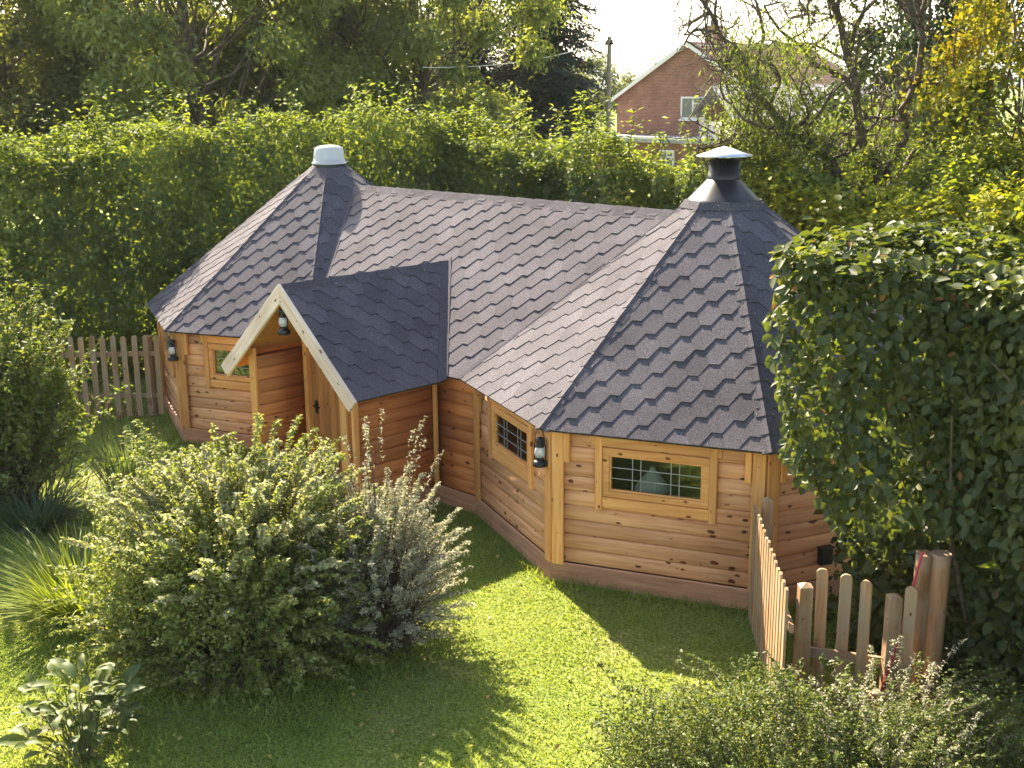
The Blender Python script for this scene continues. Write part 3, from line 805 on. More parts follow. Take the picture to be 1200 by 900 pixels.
# ------------------------------------------------------------------ fences
def picket_mesh(h, w=.08, t=.02):
    key = ('picket', h, w)
    if key not in _bm:
        pr = [(-w / 2, 0), (w / 2, 0), (w / 2, h - w * .42)] + [(w / 2 * math.cos(a), h - w * .42 + w * .42 * math.sin(a)) for a in np.linspace(R(20), R(160), 6)] + [(-w / 2, h - w * .42)]
        n = len(pr)
        v = [(z, -t / 2, -x) for x, z in pr] + [(z, t / 2, -x) for x, z in pr]
        f = [list(range(n)), [k + n for k in range(n)][::-1]] + [[(k + 1) % n, k, k + n, (k + 1) % n + n] for k in range(n)]
        _bm[key] = mesh_py('picket', v, f, M_FENCE)
    return _bm[key]

def fence_run(root, a, b, h, n, rails, skip=(), jitter=.012, post_at=(), outn=None, post_h=None):
    a, b = Vector((*a, 0)), Vector((*b, 0)); D = (b - a).normalized(); nr = Vector(outn) if outn else Vector((D.y, -D.x, 0))
    for i in range(n):
        if i in skip: continue
        p = a.lerp(b, i / (n - 1)) + nr * .03; hh = h + random.uniform(-jitter, jitter)
        tilt = random.uniform(-.012, .012)
        X = (Vector((0, 0, 1)) + D * tilt).normalized(); Y = nr; Z = X.cross(Y)
        add('picket', picket_mesh(round(h + random.choice((-.01, 0, .01)), 3)), frame(p + Vector((0, 0, random.uniform(.02, .04))), X, Y, Z), root)
    for z in rails:
        board('rail', a - D * .04 + Vector((0, 0, z)), b + D * .04 + Vector((0, 0, z)), .07, .035, -nr, M_FENCE, root)
    for q in post_at:
        p = a.lerp(b, q) - nr * .085
        square_post(p, post_h or h + .02, root)

def square_post(p, h, root, w=.09):
    m = MB(); hw = w / 2
    m.box((0, -hw, -hw), (h - .03, hw, hw))
    m.addm([(h - .03, -hw, -hw), (h - .03, hw, -hw), (h - .03, hw, hw), (h - .03, -hw, hw), (h, 0, 0)], [[0, 1, 4], [1, 2, 4], [2, 3, 4], [3, 0, 4]])
    D = Vector((.7, .72, 0)).normalized()
    return m.build('post', M_FENCE, root, frame(p, Vector((0, 0, 1)), D, Vector((0, 0, 1)).cross(D)), bevel=.004)

f1 = thing('picket_fence', 'weathered picket fence between the far end of the cabin and the flowering shrub', 'fence', (-9.2, -3.1, 0))
fence_run(f1, (-9.9, -3.92), (-8.33, -2.22), 1.2, 16, (.32, .95), post_at=(.04, .94), outn=(.707, -.707, 0), post_h=1.22)
f2 = thing('picket_fence', 'pale picket fence panel running out from the near corner of the cabin', 'fence', (2.5, -2.8, 0))
fence_run(f2, (1.97, -2.13), (3.16, -3.50), 1.1, 15, (.3, .82), outn=(-.755, -.656, 0), post_at=(.0,), post_h=1.2)
f3 = thing('picket_fence', 'short brown picket fence with square posts beside the round timber posts', 'fence', (3.4, -3.0, 0))
for (x, y) in ((3.13, -2.98), (3.30, -2.95), (3.475, -2.95), (3.77, -2.83)):
    add('picket', picket_mesh(1.1, .088), frame((x, y, .01), Vector((random.uniform(-.02, .02), random.uniform(-.01, .01), 1)).normalized(), Vector((.5, -.866, 0)), Vector((0, 0, 1)).cross(Vector((.5, -.866, 0)))), f3)
square_post(Vector((3.09, -3.17, 0)), 1.05, f3, .1)
square_post(Vector((3.66, -2.87, 0)), 1.04, f3, .1)
for z in (.14, .44):
    board('rail', (3.09, -3.09, z), (3.8, -2.76, z), .08, .035, (-.42, .9, 0), M_FENCE, f3)
def round_post(x, y, h, r_, label):
    m = MB(); n = 22; zs = np.linspace(0, h, 9)
    ph = random.uniform(0, 6)
    for z in zs:
        for k in range(n):
            a = 2 * math.pi * k / n; rr = r_ * (1 + .03 * math.sin(3 * a + ph) + .02 * math.sin(7 * a + 3 * z) - .01 * z)
            m.v.append(Vector((z, rr * math.cos(a), rr * math.sin(a))))
    for i in range(len(zs) - 1):
        for k in range(n): m.f.append([i * n + k, i * n + (k + 1) % n, (i + 1) * n + (k + 1) % n, (i + 1) * n + k])
    m.f.append([(len(zs) - 1) * n + k for k in range(n)])
    m.v.append(Vector((h + .004, 0, 0)))
    o = m.build('round_post', M_POSTLOG, None, frame((x, y, 0), Vector((.01, .0, 1)).normalized(), Vector((0, 1, 0)), Vector((-1, 0, .01))))
    for q in o.data.polygons: q.use_smooth = len(q.vertices) == 4
    tag(o, label, 'post', 'round timber posts by the hedge')
    return o
round_post(3.80, -2.47, 1.28, .075, 'thick round timber post standing against the hedge leaves')
round_post(3.70, -2.53, 1.27, .07, 'thick round timber post beside the last picket')
m = MB(); m.tube([(3.62, -3.02, .02), (3.70, -2.9, .55), (3.78, -2.72, 1.35)], [.012, .011, .009], 8)
o = m.build('red_pole', plain('red_paint', (.45, .03, .05), .45), None); tag(o, 'thin red pole leaning behind the short picket fence', 'pole')

# ------------------------------------------------------------------ vegetation tools
def unit(a): return a / np.maximum(np.linalg.norm(a, axis=1, keepdims=True), 1e-9)
def rnd(n): return unit(rng.normal(size=(n, 3)))
_k = rng.normal(size=(10, 3)); _ph = rng.uniform(0, 6.28, 10)
def lump(P, sc=1.0):
    return np.sin(P @ (_k.T * 2.2 * sc) + _ph).sum(1) / 5.0

def leaves(name, P, Nr, size, asp, mat, parent, six=False, hang=.3, fold=.18, M=None):
    n = len(P)
    Nr = unit(Nr)
    T = rnd(n) - np.array([0, 0, hang]); T = unit(T - Nr * (T * Nr).sum(1, keepdims=True)); B = np.cross(Nr, T)
    s = (size * np.ones(n)).reshape(-1, 1)
    if six:
        co = [(0, 0, 0), (.28, .48, fold), (.68, .40, fold * .8), (1, 0, -.1), (.68, -.40, fold * .8), (.28, -.48, fold)]
        V = np.stack([P + s * (a * T + b * asp * B + c * asp * Nr) for a, b, c in co], 1).reshape(-1, 3)
        base = (np.arange(n) * 6).reshape(-1, 1)
        F = np.concatenate([base + np.array([[0, 3, 2, 1]]), base + np.array([[0, 5, 4, 3]])], 1).reshape(-1, 4)
    else:
        co = [(0, 0, 0), (.45, .5, fold), (1, 0, -.08), (.45, -.5, fold)]
        V = np.stack([P + s * (a * T + b * asp * B + c * asp * Nr) for a, b, c in co], 1).reshape(-1, 3)
        base = (np.arange(n) * 4).reshape(-1, 1)
        F = np.concatenate([base + np.array([[0, 2, 1]]), base + np.array([[0, 3, 2]])], 1).reshape(-1, 3)
    if parent is not None and M is None:
        V = V - np.array(WM[parent.name].translation)
        M = WM[parent.name]
    me = mesh_np(name, V, F, mat)
    return add(name, me, M, parent)

def blades(name, P, H, W, mat, parent, lean=.35, seg=3, droop=.5, dirs=None):
    """strap shaped blades from ground points"""
    n = len(P); a = rng.uniform(0, 2 * np.pi, n) if dirs is None else dirs
    d = np.stack([np.cos(a), np.sin(a), np.zeros(n)], 1); side = np.stack([-np.sin(a), np.cos(a), np.zeros(n)], 1)
    H = (H * np.ones(n)).reshape(-1, 1); W = (W * np.ones(n)).reshape(-1, 1); ln = (lean * rng.uniform(.3, 1.4, n)).reshape(-1, 1)
    rows = []
    for i in range(seg + 1):
        t = i / seg; c = P + d * H * ln * (t + t * t * droop) + np.array([0, 0, 1]) * H * (t - .5 * droop * ln * t * t)
        w = W * (1 - t ** 2) * .5 + W * .02
        rows += [c - side * w, c + side * w]
    V = np.stack(rows, 1).reshape(-1, 3); k = 2 * (seg + 1); base = (np.arange(n) * k).reshape(-1, 1)
    F = np.concatenate([base + np.array([[2 * i, 2 * i + 1, 2 * i + 3, 2 * i + 2]]) for i in range(seg)], 1).reshape(-1, 4)
    M = None
    if parent is not None:
        M = WM[parent.name]; V = V - np.array(M.translation)
    return add(name, mesh_np(name, V, F, mat), M, parent)

def bent(a, b, wig, n=7):
    a, b = np.array(a, float), np.array(b, float); L = np.linalg.norm(b - a)
    t = np.linspace(0, 1, n)[:, None]; p = a + (b - a) * t
    o = np.zeros((n, 3))
    for f_ in (1, 2, 3): o += np.sin(t * np.pi * f_) * rng.normal(size=3) * wig * L / f_
    return p + o

def cam_side(P, Nr, keep_back=.35):
    d = np.array(CAM) - P; f = (d * Nr).sum(1) > 0
    return f | (rng.uniform(size=len(P)) < keep_back)

def hedge_points(path, hw, H, n, zmin=0.0, depth=.1, bump=.16, hwlow=None, zlow=1.3, shoots=.05, shoot_h=.45, round_=.25, hf=None):
    path = np.array(path, float); seg = np.linalg.norm(np.diff(path, axis=0), axis=1); cum = np.concatenate([[0], np.cumsum(seg)]); L = cum[-1]
    s = rng.uniform(-hw * .9, L + hw * .9, n)
    sc = np.clip(s, 0, L); i = np.clip(np.searchsorted(cum, sc) - 1, 0, len(seg) - 1)
    tt = (sc - cum[i]) / seg[i]; c = path[i] + (path[i + 1] - path[i]) * tt[:, None]; d = (path[i + 1] - path[i]) / seg[i][:, None]
    side = np.stack([d[:, 1], -d[:, 0]], 1)
    ext = s - sc                                     # beyond the ends: rounded
    per = 2 * H + 2 * hw
    q = rng.uniform(0, per, n)
    z = np.where(q < H, q, np.where(q < H + 2 * hw, H, q - H - 2 * hw)); o = np.where(q < H, hw, np.where(q < H + 2 * hw, hw - (q - H), -hw))
    top = (q >= H) & (q < H + 2 * hw)
    wsc = np.ones(n)
    if hwlow: wsc = np.where(z < zlow, hwlow / hw, np.where(z < zlow + .35, hwlow / hw + (1 - hwlow / hw) * (z - zlow) / .35, 1))
    o = o * wsc * np.sqrt(np.clip(1 - (ext / (hw * wsc + 1e-6)) ** 2, 0, 1)) ** .7
    valid = np.abs(ext) <= hw * wsc
    # round the shoulder
    rz = np.clip((z - (H - round_)) / round_, 0, 1); o = np.where(top, o, o * (1 - .18 * rz ** 2))
    Nr = np.where(top[:, None], np.array([0, 0, 1.0]), np.stack([side[:, 0] * np.sign(o), side[:, 1] * np.sign(o), np.full(n, .15)], 1))
    Nr[:, :2] += d * (ext / hw)[:, None] * .9
    Nr = unit(Nr)
    xy = c + side * o[:, None] + d * ext[:, None]
    if hf is not None: z = z * (1 + hf(xy))
    P = np.column_stack([xy, z])
    dp = np.abs(rng.normal(0, depth, n)); dp = np.where(rng.uniform(size=n) < .25, dp * 3, dp)
    P = P + Nr * (bump * lump(P, .8) + bump * .5 * lump(P, 2.7) - dp)[:, None]
    up_ = top & (rng.uniform(size=n) < shoots * 6 * np.clip(lump(P * [1, 1, 0], 1.5), 0, 1))
    P[:, 2] += np.where(up_, rng.uniform(0, 1, n) ** 1.5 * shoot_h, 0)
    ok = valid & (P[:, 2] > zmin)
    return P[ok], Nr[ok]

def stems(name, pts, parent, mat=None, h=(1.0, 2.0), r_=(.012, .03), spread=.25):
    m = MB()
    for p in pts:
        hh = random.uniform(*h); b = (p[0] + random.gauss(0, spread), p[1] + random.gauss(0, spread), p[2] + hh)
        rr = random.uniform(*r_); m.tube(bent(p, b, .05, 5), np.linspace(rr, rr * .35, 5), 5, cap=False)
    me = m
    me.v = [v - WM[parent.name].translation for v in me.v]
    return tag(m.build(name, mat or M_WOODX, parent, WM[parent.name]), kind='stuff')

def along(path, n, jitter):
    path = np.array(path, float); seg = np.linalg.norm(np.diff(path, axis=0), axis=1); cum = np.concatenate([[0], np.cumsum(seg)])
    s = np.linspace(0.02, .98, n) * cum[-1]; out = []
    for q in s:
        i = min(np.searchsorted(cum, q) - 1, len(seg) - 1); i = max(i, 0); c = path[i] + (path[i + 1] - path[i]) * (q - cum[i]) / seg[i]
        out.append((c[0] + random.gauss(0, jitter), c[1] + random.gauss(0, jitter), 0))
    return out

# leaf materials (many colours raised above real leaves to brighten the foliage)
L_HEDGE = leaf_mat('beech_hedge_leaf', [(.04, .056, .018), (.062, .085, .024), (.09, .115, .03), (.17, .18, .04)], trans=.48, gloss=.02, patch=.4, pscale=1.3)
L_HEDGE_DEAD = leaf_mat('dead_leaf', [(.16, .07, .03), (.22, .11, .04), (.1, .05, .02)], trans=.3)
L_BACK = leaf_mat('mixed_hedge_leaf', [(.04, .06, .022), (.065, .092, .028), (.095, .13, .034), (.155, .19, .044), (.23, .24, .055)], trans=.45, patch=.62, pscale=.9)
L_BACKY = leaf_mat('hedge_shoot_leaf', [(.09, .14, .03), (.14, .19, .04), (.2, .245, .05), (.28, .28, .07)], trans=.5)
L_YEL = leaf_mat('field_maple_leaf', [(.11, .155, .028), (.17, .22, .034), (.24, .275, .04), (.32, .30, .042), (.36, .27, .045)], trans=.5, patch=.6, pscale=.7)
L_TREE = leaf_mat('ash_leaf', [(.12, .15, .05), (.17, .205, .065), (.235, .27, .085), (.32, .335, .115)], trans=.52, patch=.55, pscale=.35)
L_TREED = leaf_mat('dark_tree_leaf', [(.08, .10, .036), (.12, .14, .046), (.175, .19, .06), (.24, .235, .075)], trans=.48, patch=.55, pscale=.3)
L_CON = leaf_mat('conifer_needle', [(0.0168, 0.0336, 0.0195), (0.0252, 0.049, 0.026), (0.042, 0.063, 0.0325), (0.07, 0.077, 0.039)], trans=.15, gloss=.04, patch=.5, pscale=.5)
L_WILL = leaf_mat('willow_leaf', [(.09, .13, .03), (.13, .18, .04), (.18, .22, .06), (.2, .22, .05)], trans=.5)
L_IVY = leaf_mat('ivy_leaf', [(.03, .05, .016), (.05, .075, .022), (.08, .10, .03)], trans=.25, gloss=.04)
L_BUSH = leaf_mat('bush_leaf', [(.085, .115, .028), (.125, .165, .036), (.19, .225, .055), (.28, .295, .11), (.42, .40, .22)], trans=.42, gloss=.015, patch=.35, pscale=1.6)
L_PALE = leaf_mat('variegated_sunlit_leaf', [(.16, .2, .07), (.28, .3, .15), (.42, .42, .28), (.55, .53, .42)], trans=.4)  # variegation, plus sunlight on the shrub top put into the leaf colour
L_FALL = leaf_mat('fallen_leaf', [(.2, .1, .04), (.35, .24, .07), (.4, .33, .1), (.16, .08, .04)], trans=.2)
L_SILV = leaf_mat('silver_bush_leaf', [(.16, .165, .10), (.27, .26, .17), (.40, .38, .27), (.54, .51, .39)], trans=.35, tint=(1.1, 1.1, .7))
L_LOW = leaf_mat('low_bush_leaf', [(.05, .075, .02), (.085, .12, .03), (.14, .17, .045), (.27, .26, .12)], trans=.42, patch=.5, pscale=1.8)
L_STRAP = leaf_mat('strap_leaf', [(.10, .15, .025), (.16, .21, .035), (.24, .26, .06)], trans=.45)
L_GREYG = leaf_mat('grey_grass_leaf', [(.06, .10, .05), (.10, .14, .07), (.15, .19, .1)], trans=.35)
L_GRASS = leaf_mat('lawn_grass', [(.11, .165, .03), (.19, .26, .05), (.28, .335, .07), (.40, .38, .15)], trans=.45, gloss=.015, patch=.6, pscale=1.1, tint=(1.2, 1.15, .55))
L_MAPLE = leaf_mat('maple_leaf', [(.05, .075, .018), (.09, .12, .022), (.19, .19, .03), (.33, .26, .03), (.36, .20, .03)], trans=.45, patch=.6, pscale=.8)
L_BROAD = leaf_mat('broad_leaf', [(.05, .08, .03), (.075, .11, .035), (.11, .14, .045), (.2, .2, .08)], trans=.32, gloss=.015)
L_ROSE = leaf_mat('shrub_leaf', [(.075, .11, .028), (.11, .15, .038), (.16, .2, .05), (.28, .25, .14)], trans=.42)

# ------------------------------------------------------------------ hedges
# tall clipped hedge close to the near end
RH = [(2.8, -1.9), (3.75, -1.5), (4.75, -1.8), (6.8, -3.1)]
hr = thing('beech_hedge', 'tall dark green clipped hedge of large leaves beside the round timber posts', 'hedge', (4.2, -2.0, 0))
P, Nr = hedge_points(RH, .84, 3.46, 46000, zmin=.03, depth=.09, bump=.2, hwlow=.42, zlow=1.15, shoots=.10, shoot_h=.32, round_=.2)
k = cam_side(P, Nr, .3); P, Nr = P[k], Nr[k]
lat_ = (P[:, 0] + P[:, 1]) * .707
k = lat_ > .52 - np.clip((P[:, 2] - 1.05) / .85, 0, 1.5) * .75 + .1 * lump(P, 2.0); P, Nr = P[k], Nr[k]
k = ~((P[:, 2] < 1.35) & (np.hypot(P[:, 0] - 3.7, P[:, 1] + 2.5) < .42)); P, Nr = P[k], Nr[k]
near = np.argsort(np.linalg.norm(P - np.array(CAM), axis=1) + rng.uniform(0, 2.4, len(P)))
single, rest = near[:300], near[300:]
Nn = Nr + .75 * rnd(len(P)) + np.array([0, 0, .25])
o = leaves('foliage', P[rest], Nn[rest], rng.uniform(.045, .13, len(rest)), .66, L_HEDGE, hr, six=True, hang=.7); tag(o, kind='stuff')
lm = []
for j in range(5):
    w_ = random.uniform(.6, .75)
    co = [(0, 0, 0), (.14, .3, .06), (.34, .47, .1), (.6, .43, .08), (.84, .22, .02), (1, 0, -.08), (.84, -.22, .02), (.6, -.43, .08), (.34, -.47, .1), (.14, -.3, .06), (.3, 0, .0), (.62, 0, .01)]
    lm.append(mesh_py('leaf', [(a, b * w_, c * w_) for a, b, c in co], [[0, 10, 2, 1], [10, 11, 3, 2], [11, 5, 4, 3], [0, 9, 8, 10], [10, 8, 7, 11], [11, 7, 6, 5]], L_HEDGE))
for i in single:
    nrm = Vector(Nn[i]).normalized(); t_ = Vector(rng.normal(size=3)) - Vector((0, 0, .8)); t_ = (t_ - nrm * t_.dot(nrm)).normalized()
    s_ = random.uniform(.095, .135)
    add('leaf', lm[random.randrange(5)], frame(Vector(P[i]) + nrm * .015, t_ * s_, nrm.cross(t_) * s_, nrm * s_), hr)
k = rng.choice(len(P), 500, replace=False)
o = leaves('dead_leaves', P[k] + Nr[k] * .02, Nn[k], rng.uniform(.05, .09, 500), .55, L_HEDGE_DEAD, hr, six=True, hang=1.2); tag(o, kind='stuff')
o = q = np.array(along(RH, 3200, .22)); q[:, 2] = rng.uniform(.1, 3.1, len(q)); q = q[(q[:, 0] + q[:, 1]) * .707 > .75 - np.clip((q[:, 2] - 1.05) / .85, 0, 1.5) * .6]
o = leaves('inner_filler_leaves', q, rnd(len(q)), rng.uniform(.12, .2, len(q)), .75, L_HEDGE, hr, hang=.3); tag(o, kind='stuff')  # large filler leaves added inside so light does not come through
o = stems('stems', [p for p in along(RH, 64, .14) if p[0] + p[1] > 1.1], hr, h=(2.0, 3.3), r_=(.010, .026), spread=.42)

# long hedge behind the cabin
BH = [(-16.5, -10.5), (-12.6, -4.6), (-10.9, .2), (-8.6, 4.0), (-4, 4.75), (1.5, 4.75)]
hb = thing('mixed_hedge', 'long tall green hedge running behind the cabin roof', 'hedge', (-8, 4.2, 0))
P, Nr = hedge_points(BH, .85, 3.55, 230000, zmin=.02, depth=.13, bump=.36, shoots=.10, shoot_h=.8, hf=lambda q: .15 * np.exp(-((q[:, 0] + 9.2) / 2.6) ** 2) + .09 / (1 + np.exp((q[:, 0] + 11.5) * 2)) + .04 * np.sin(q[:, 0] * 1.9) + .02 * np.sin(q[:, 0] * 4.3 + 1))
k = cam_side(P, Nr, .4); P, Nr = P[k], Nr[k]
topm = (P[:, 2] > 3.3 + .5 * np.exp(-((P[:, 0] + 9.2) / 2.6) ** 2)) & (rng.uniform(size=len(P)) < .75)
Nn = Nr + .8 * rnd(len(P)) + np.array([0, 0, .35])
o = leaves('foliage', P[~topm], Nn[~topm], rng.uniform(.06, .125, (~topm).sum()), .62, L_BACK, hb, hang=.5); tag(o, kind='stuff')
o = leaves('young_shoots', P[topm], Nn[topm], rng.uniform(.06, .12, topm.sum()), .5, L_BACKY, hb, hang=.2); tag(o, kind='stuff')
q = np.array(along(BH, 9000, .3)); q[:, 2] = rng.uniform(.1, 3.25, len(q))
o = leaves('inner_filler_leaves', q, rnd(len(q)) * .7 + np.array([.6, -.5, .2]), rng.uniform(.16, .30, len(q)), .75, L_BACK, hb, hang=.3); tag(o, kind='stuff')  # oversized leaves added in the core to stop sun leaking through
stems('stems', along(BH, 120, .25), hb, h=(2.6, 3.9), r_=(.012, .03), spread=.3)
# single upright shoots above it
sh = MB(); SP = []
for x, y, h in [(q_[0], q_[1], random.uniform(.15, .75) ** 1.0 + .45 * math.exp(-((q_[0] + 9.2) / 2.6) ** 2)) for q_ in along(BH, 95, .35)] + [(-7.6, 4.4, .75), (-7.2, 4.5, .55), (-6.2, 4.6, .95), (-5.9, 4.6, .8), (-5.6, 4.7, .6), (-4.9, 4.7, .35), (-9.3, 3.0, .5), (-10.2, 1.4, .5), (-10.8, .1, .45), (-11.5, -1.6, .4), (-2.5, 4.8, .3), (-1.5, 4.7, .35), (-11.9, -2.9, .35), (-8.4, 4.2, .6), (-9.8, 2.2, .55)]:
    a = np.array([x, y, 3.3]); b = a + np.array([random.gauss(0, .12), random.gauss(0, .12), h + .3]); pts = bent(a, b, .04, 6); sh.tube(pts, np.linspace(.012, .004, 6), 5)
    for q in np.linspace(.2, 1, 26): c = a + (b - a) * q; SP.append(c + rng.normal(size=3) * [.03, .03, .01])
sh.v = [v - WM[hb.name].translation for v in sh.v]; tag(sh.build('shoot_stems', M_WOODX, hb, WM[hb.name]), kind='stuff')
SP = np.repeat(np.array(SP), 2, 0)
o = leaves('shoot_leaves', SP, rnd(len(SP)) * .6 + np.array([0, 0, 1]), rng.uniform(.09, .14, len(SP)), .42, L_BACKY, hb, hang=0); tag(o, kind='stuff')

# yellow-green shrubbery continuing the line behind the near roof
YH = [(-1.6, 4.55), (1.2, 4.2), (3.6, 3.9), (7.5, 3.6)]
hy = thing('maple_hedge', 'loose yellow green hedge behind the near end of the cabin', 'hedge', (2.5, 4.2, 0))
P, Nr = hedge_points(YH, .95, 3.4, 90000, zmin=.1, depth=.16, bump=.4, shoots=.14, shoot_h=.7)
k = cam_side(P, Nr, .15); P, Nr = P[k], Nr[k]
o = leaves('foliage', P, Nr + .9 * rnd(len(P)) + np.array([0, 0, .3]), rng.uniform(.06, .12, len(P)), .7, L_YEL, hy, hang=.4); tag(o, kind='stuff')
q = np.array(along(YH, 3500, .35)); q[:, 2] = rng.uniform(.1, 2.9, len(q))
o = leaves('inner_filler_leaves', q, rnd(len(q)), rng.uniform(.14, .25, len(q)), .75, L_YEL, hy, hang=.3); tag(o, kind='stuff')  # added core filler, bigger than the outer leaves, to block light
stems('stems', along(YH, 50, .3), hy, h=(2.2, 3.2), r_=(.012, .03), spread=.35)

# ------------------------------------------------------------------ garden shrubs
def mound_points(c, lat, dep, H, n, depth=.12, bump=.18, zlow=.0, flat=.75, lo=.6):
    """points near the skin of a shrub: c base centre, lat half width across the view, dep half depth"""
    ax, ay = np.array([.707, .707, 0]), np.array([.707, -.707, 0])
    d = rnd(n); d[:, 2] = np.abs(d[:, 2]) * 1.0 - .18
    d = unit(d)
    # superellipsoid: fuller shoulders
    r_ = 1.0 / (np.abs(d[:, 0]) ** 2.6 + np.abs(d[:, 1]) ** 2.6 + np.abs(d[:, 2]) ** 2.6) ** (1 / 2.6)
    dd = d * r_[:, None]
    dp = np.abs(rng.normal(0, depth, n)); dp = np.where(rng.uniform(size=n) < .3, dp * 3.2, dp)
    k = 1 - dp
    zc = H * .42
    zz = zc + dd[:, 2] * (H - zc) * k
    zz = np.where(dd[:, 2] < 0, zc + dd[:, 2] * zc * 5.0 * k, zz)
    taper = np.where(zz < zc, lo + (1 - lo) * np.clip(zz / zc, 0, 1), 1.0)
    P = np.array(c) + ax * (dd[:, :1] * lat * (k * taper)[:, None]) + ay * (dd[:, 1:2] * dep * (k * taper)[:, None]); P[:, 2] = zz
    Nr = unit(ax * d[:, :1] / lat + ay * d[:, 1:2] / dep + np.array([0, 0, 1]) * d[:, 2:3] / H * 1.2)
    P = P + Nr * (bump * lump(P, 1.2) + .5 * bump * lump(P, 3.1))[:, None]
    ok = P[:, 2] > zlow + .02
    return P[ok], Nr[ok]

def sprays(P, Nr, n, ln, name, parent, mat, leaf, asp, per=12, upw=1.0):
    """thin twigs that stick out of the skin, with leaves"""
    idx = rng.choice(len(P), n, replace=False); m = MB(); LP = []
    T = np.array(WM[parent.name].translation)
    for i in idx:
        a = P[i]; d = unit((Nr[i] * .6 + rng.normal(size=3) * .35 + np.array([0, 0, upw]))[None])[0]; L_ = ln * random.uniform(.45, 1.2); b = a + d * L_
        pts = bent(a - d * .1, b, .06, 5); m.tube(pts - T, np.linspace(.0045, .0015, 5), 4, cap=False)
        for q in np.linspace(.1, 1, per): LP.append(a + (b - a) * q + rng.normal(size=3) * .012)
    m.build(name + '_twigs', M_WOODX, parent, WM[parent.name])
    LP = np.array(LP); o = leaves(name + '_leaves', LP, rnd(len(LP)) + np.array([0, 0, .9]), rng.uniform(.6, 1.15, len(LP)) * leaf, asp, mat, parent, hang=0); tag(o, kind='stuff')

def stem_bush(root, c, lat, dep, H, nst, per, leaf, asp, mat, stem_r=(.004, .009), low=.25, base=.5, rmin=.72, name='branch', upt=.0, mat_stem=None):
    """arching stems from the ground, leaves in twos along them: an open, wispy shrub"""
    ax, ay = np.array([.707, .707, 0]), np.array([.707, -.707, 0]); T = np.array(WM[root.name].translation); m = MB(); LP = []; LN = []
    for _ in range(nst):
        d = rng.normal(size=3); d[2] = abs(d[2]) * .9 + upt; d /= np.linalg.norm(d)
        d = d / (np.abs(d) ** 3.0).sum() ** (1 / 3.0)
        k = random.uniform(rmin, 1.1) * (1 + .10 * float(lump(d[None] * 2.4 + np.array(c)[None], 1.3)[0]))
        e = np.array(c) + ax * lat * d[0] * k + ay * dep * d[1] * k + UPV0 * H * (.12 + .88 * d[2]) * k
        b = np.array(c) + ax * lat * base * d[0] * random.uniform(.3, 1.2) + ay * dep * base * d[1] * random.uniform(.3, 1.2); b[2] = 0
        md = b * .55 + e * .45; md[2] = e[2] * .78 + .1
        t = np.linspace(0, 1, 7)[:, None]; pts = (1 - t) ** 2 * b + 2 * t * (1 - t) * md + t ** 2 * e; pts[1:-1] += rng.normal(size=(5, 3)) * .025
        r0 = random.uniform(*stem_r); m.tube(pts - T, np.linspace(r0, r0 * .3, 7), 4, cap=False)
        n = int(per * random.uniform(.6, 1.3) * np.linalg.norm(e - b) / H)
        tt = np.sort(rng.uniform(low, 1, n) ** .75)[:, None]; q = (1 - tt) ** 2 * b + 2 * tt * (1 - tt) * md + tt ** 2 * e
        o_ = unit(rng.normal(size=(n, 3)) + np.array([0, 0, .3])); side = rng.uniform(0, 1, (n, 1)) ** 2 * .11 * (1.15 - tt)
        LP.append(q + o_ * side); LN.append(o_ * .5 + rnd(n) * .6 + np.array([0, 0, .8]))
    st = m.build(name + '_stems', mat_stem or M_WOODX, root, WM[root.name]); tag(st, kind='stuff')
    LP = np.concatenate(LP); LN = np.concatenate(LN); k = LP[:, 2] > .03; LP, LN = LP[k], LN[k]
    o = leaves(name + '_leaves', LP, LN, rng.uniform(.55, 1.2, len(LP)) * leaf, asp, mat, root, hang=.15); tag(o, kind='stuff')
UPV0 = np.array([0, 0, 1.0])

# big rounded shrub in front of the porch
bc = (-.98, -5.58, 0)
b1 = thing('flowering_shrub', 'large rounded leafy shrub on the lawn in front of the porch', 'shrub', bc)
P, Nr = mound_points(bc, 1.05, 1.12, 1.34, 26000, depth=.16, bump=.26, lo=.75)
k = cam_side(P, Nr, .6); P, Nr = P[k], Nr[k]
o = leaves('foliage', P, Nr * .6 + .9 * rnd(len(P)) + np.array([0, 0, .4]), rng.uniform(.026, .055, len(P)), .62, L_BUSH, b1, hang=.3); tag(o, kind='stuff')
stem_bush(b1, bc, 1.36, 1.42, 1.62, 760, 135, .041, .6, L_BUSH, low=.28, rmin=.66)
stem_bush(b1, bc, 1.3, 1.3, 1.6, 260, 110, .042, .6, L_PALE, low=.72, rmin=.9, name='pale_tip', upt=.95)  # pale leaves kept to the top, where they also paint the sun
stem_bush(b1, (bc[0] - .1, bc[1] + .05, 0), 1.2, 1.0, 1.95, 70, 80, .05, .5, L_BUSH, low=.5, rmin=.9, name='wand', upt=.8)

# silvery shrub against its right flank
sc_ = (-.12, -4.72, 0)
b2 = thing('silver_shrub', 'silvery white fine leaved shrub with upright wands beside the large rounded shrub', 'shrub', sc_)
stem_bush(b2, sc_, .74, .74, 1.42, 420, 170, .034, .42, L_SILV, low=.42, base=.3, rmin=.7, upt=.1)
stem_bush(b2, sc_, .75, .7, 1.95, 16, 70, .034, .38, L_SILV, low=.55, rmin=.85, name='wand', upt=.9)

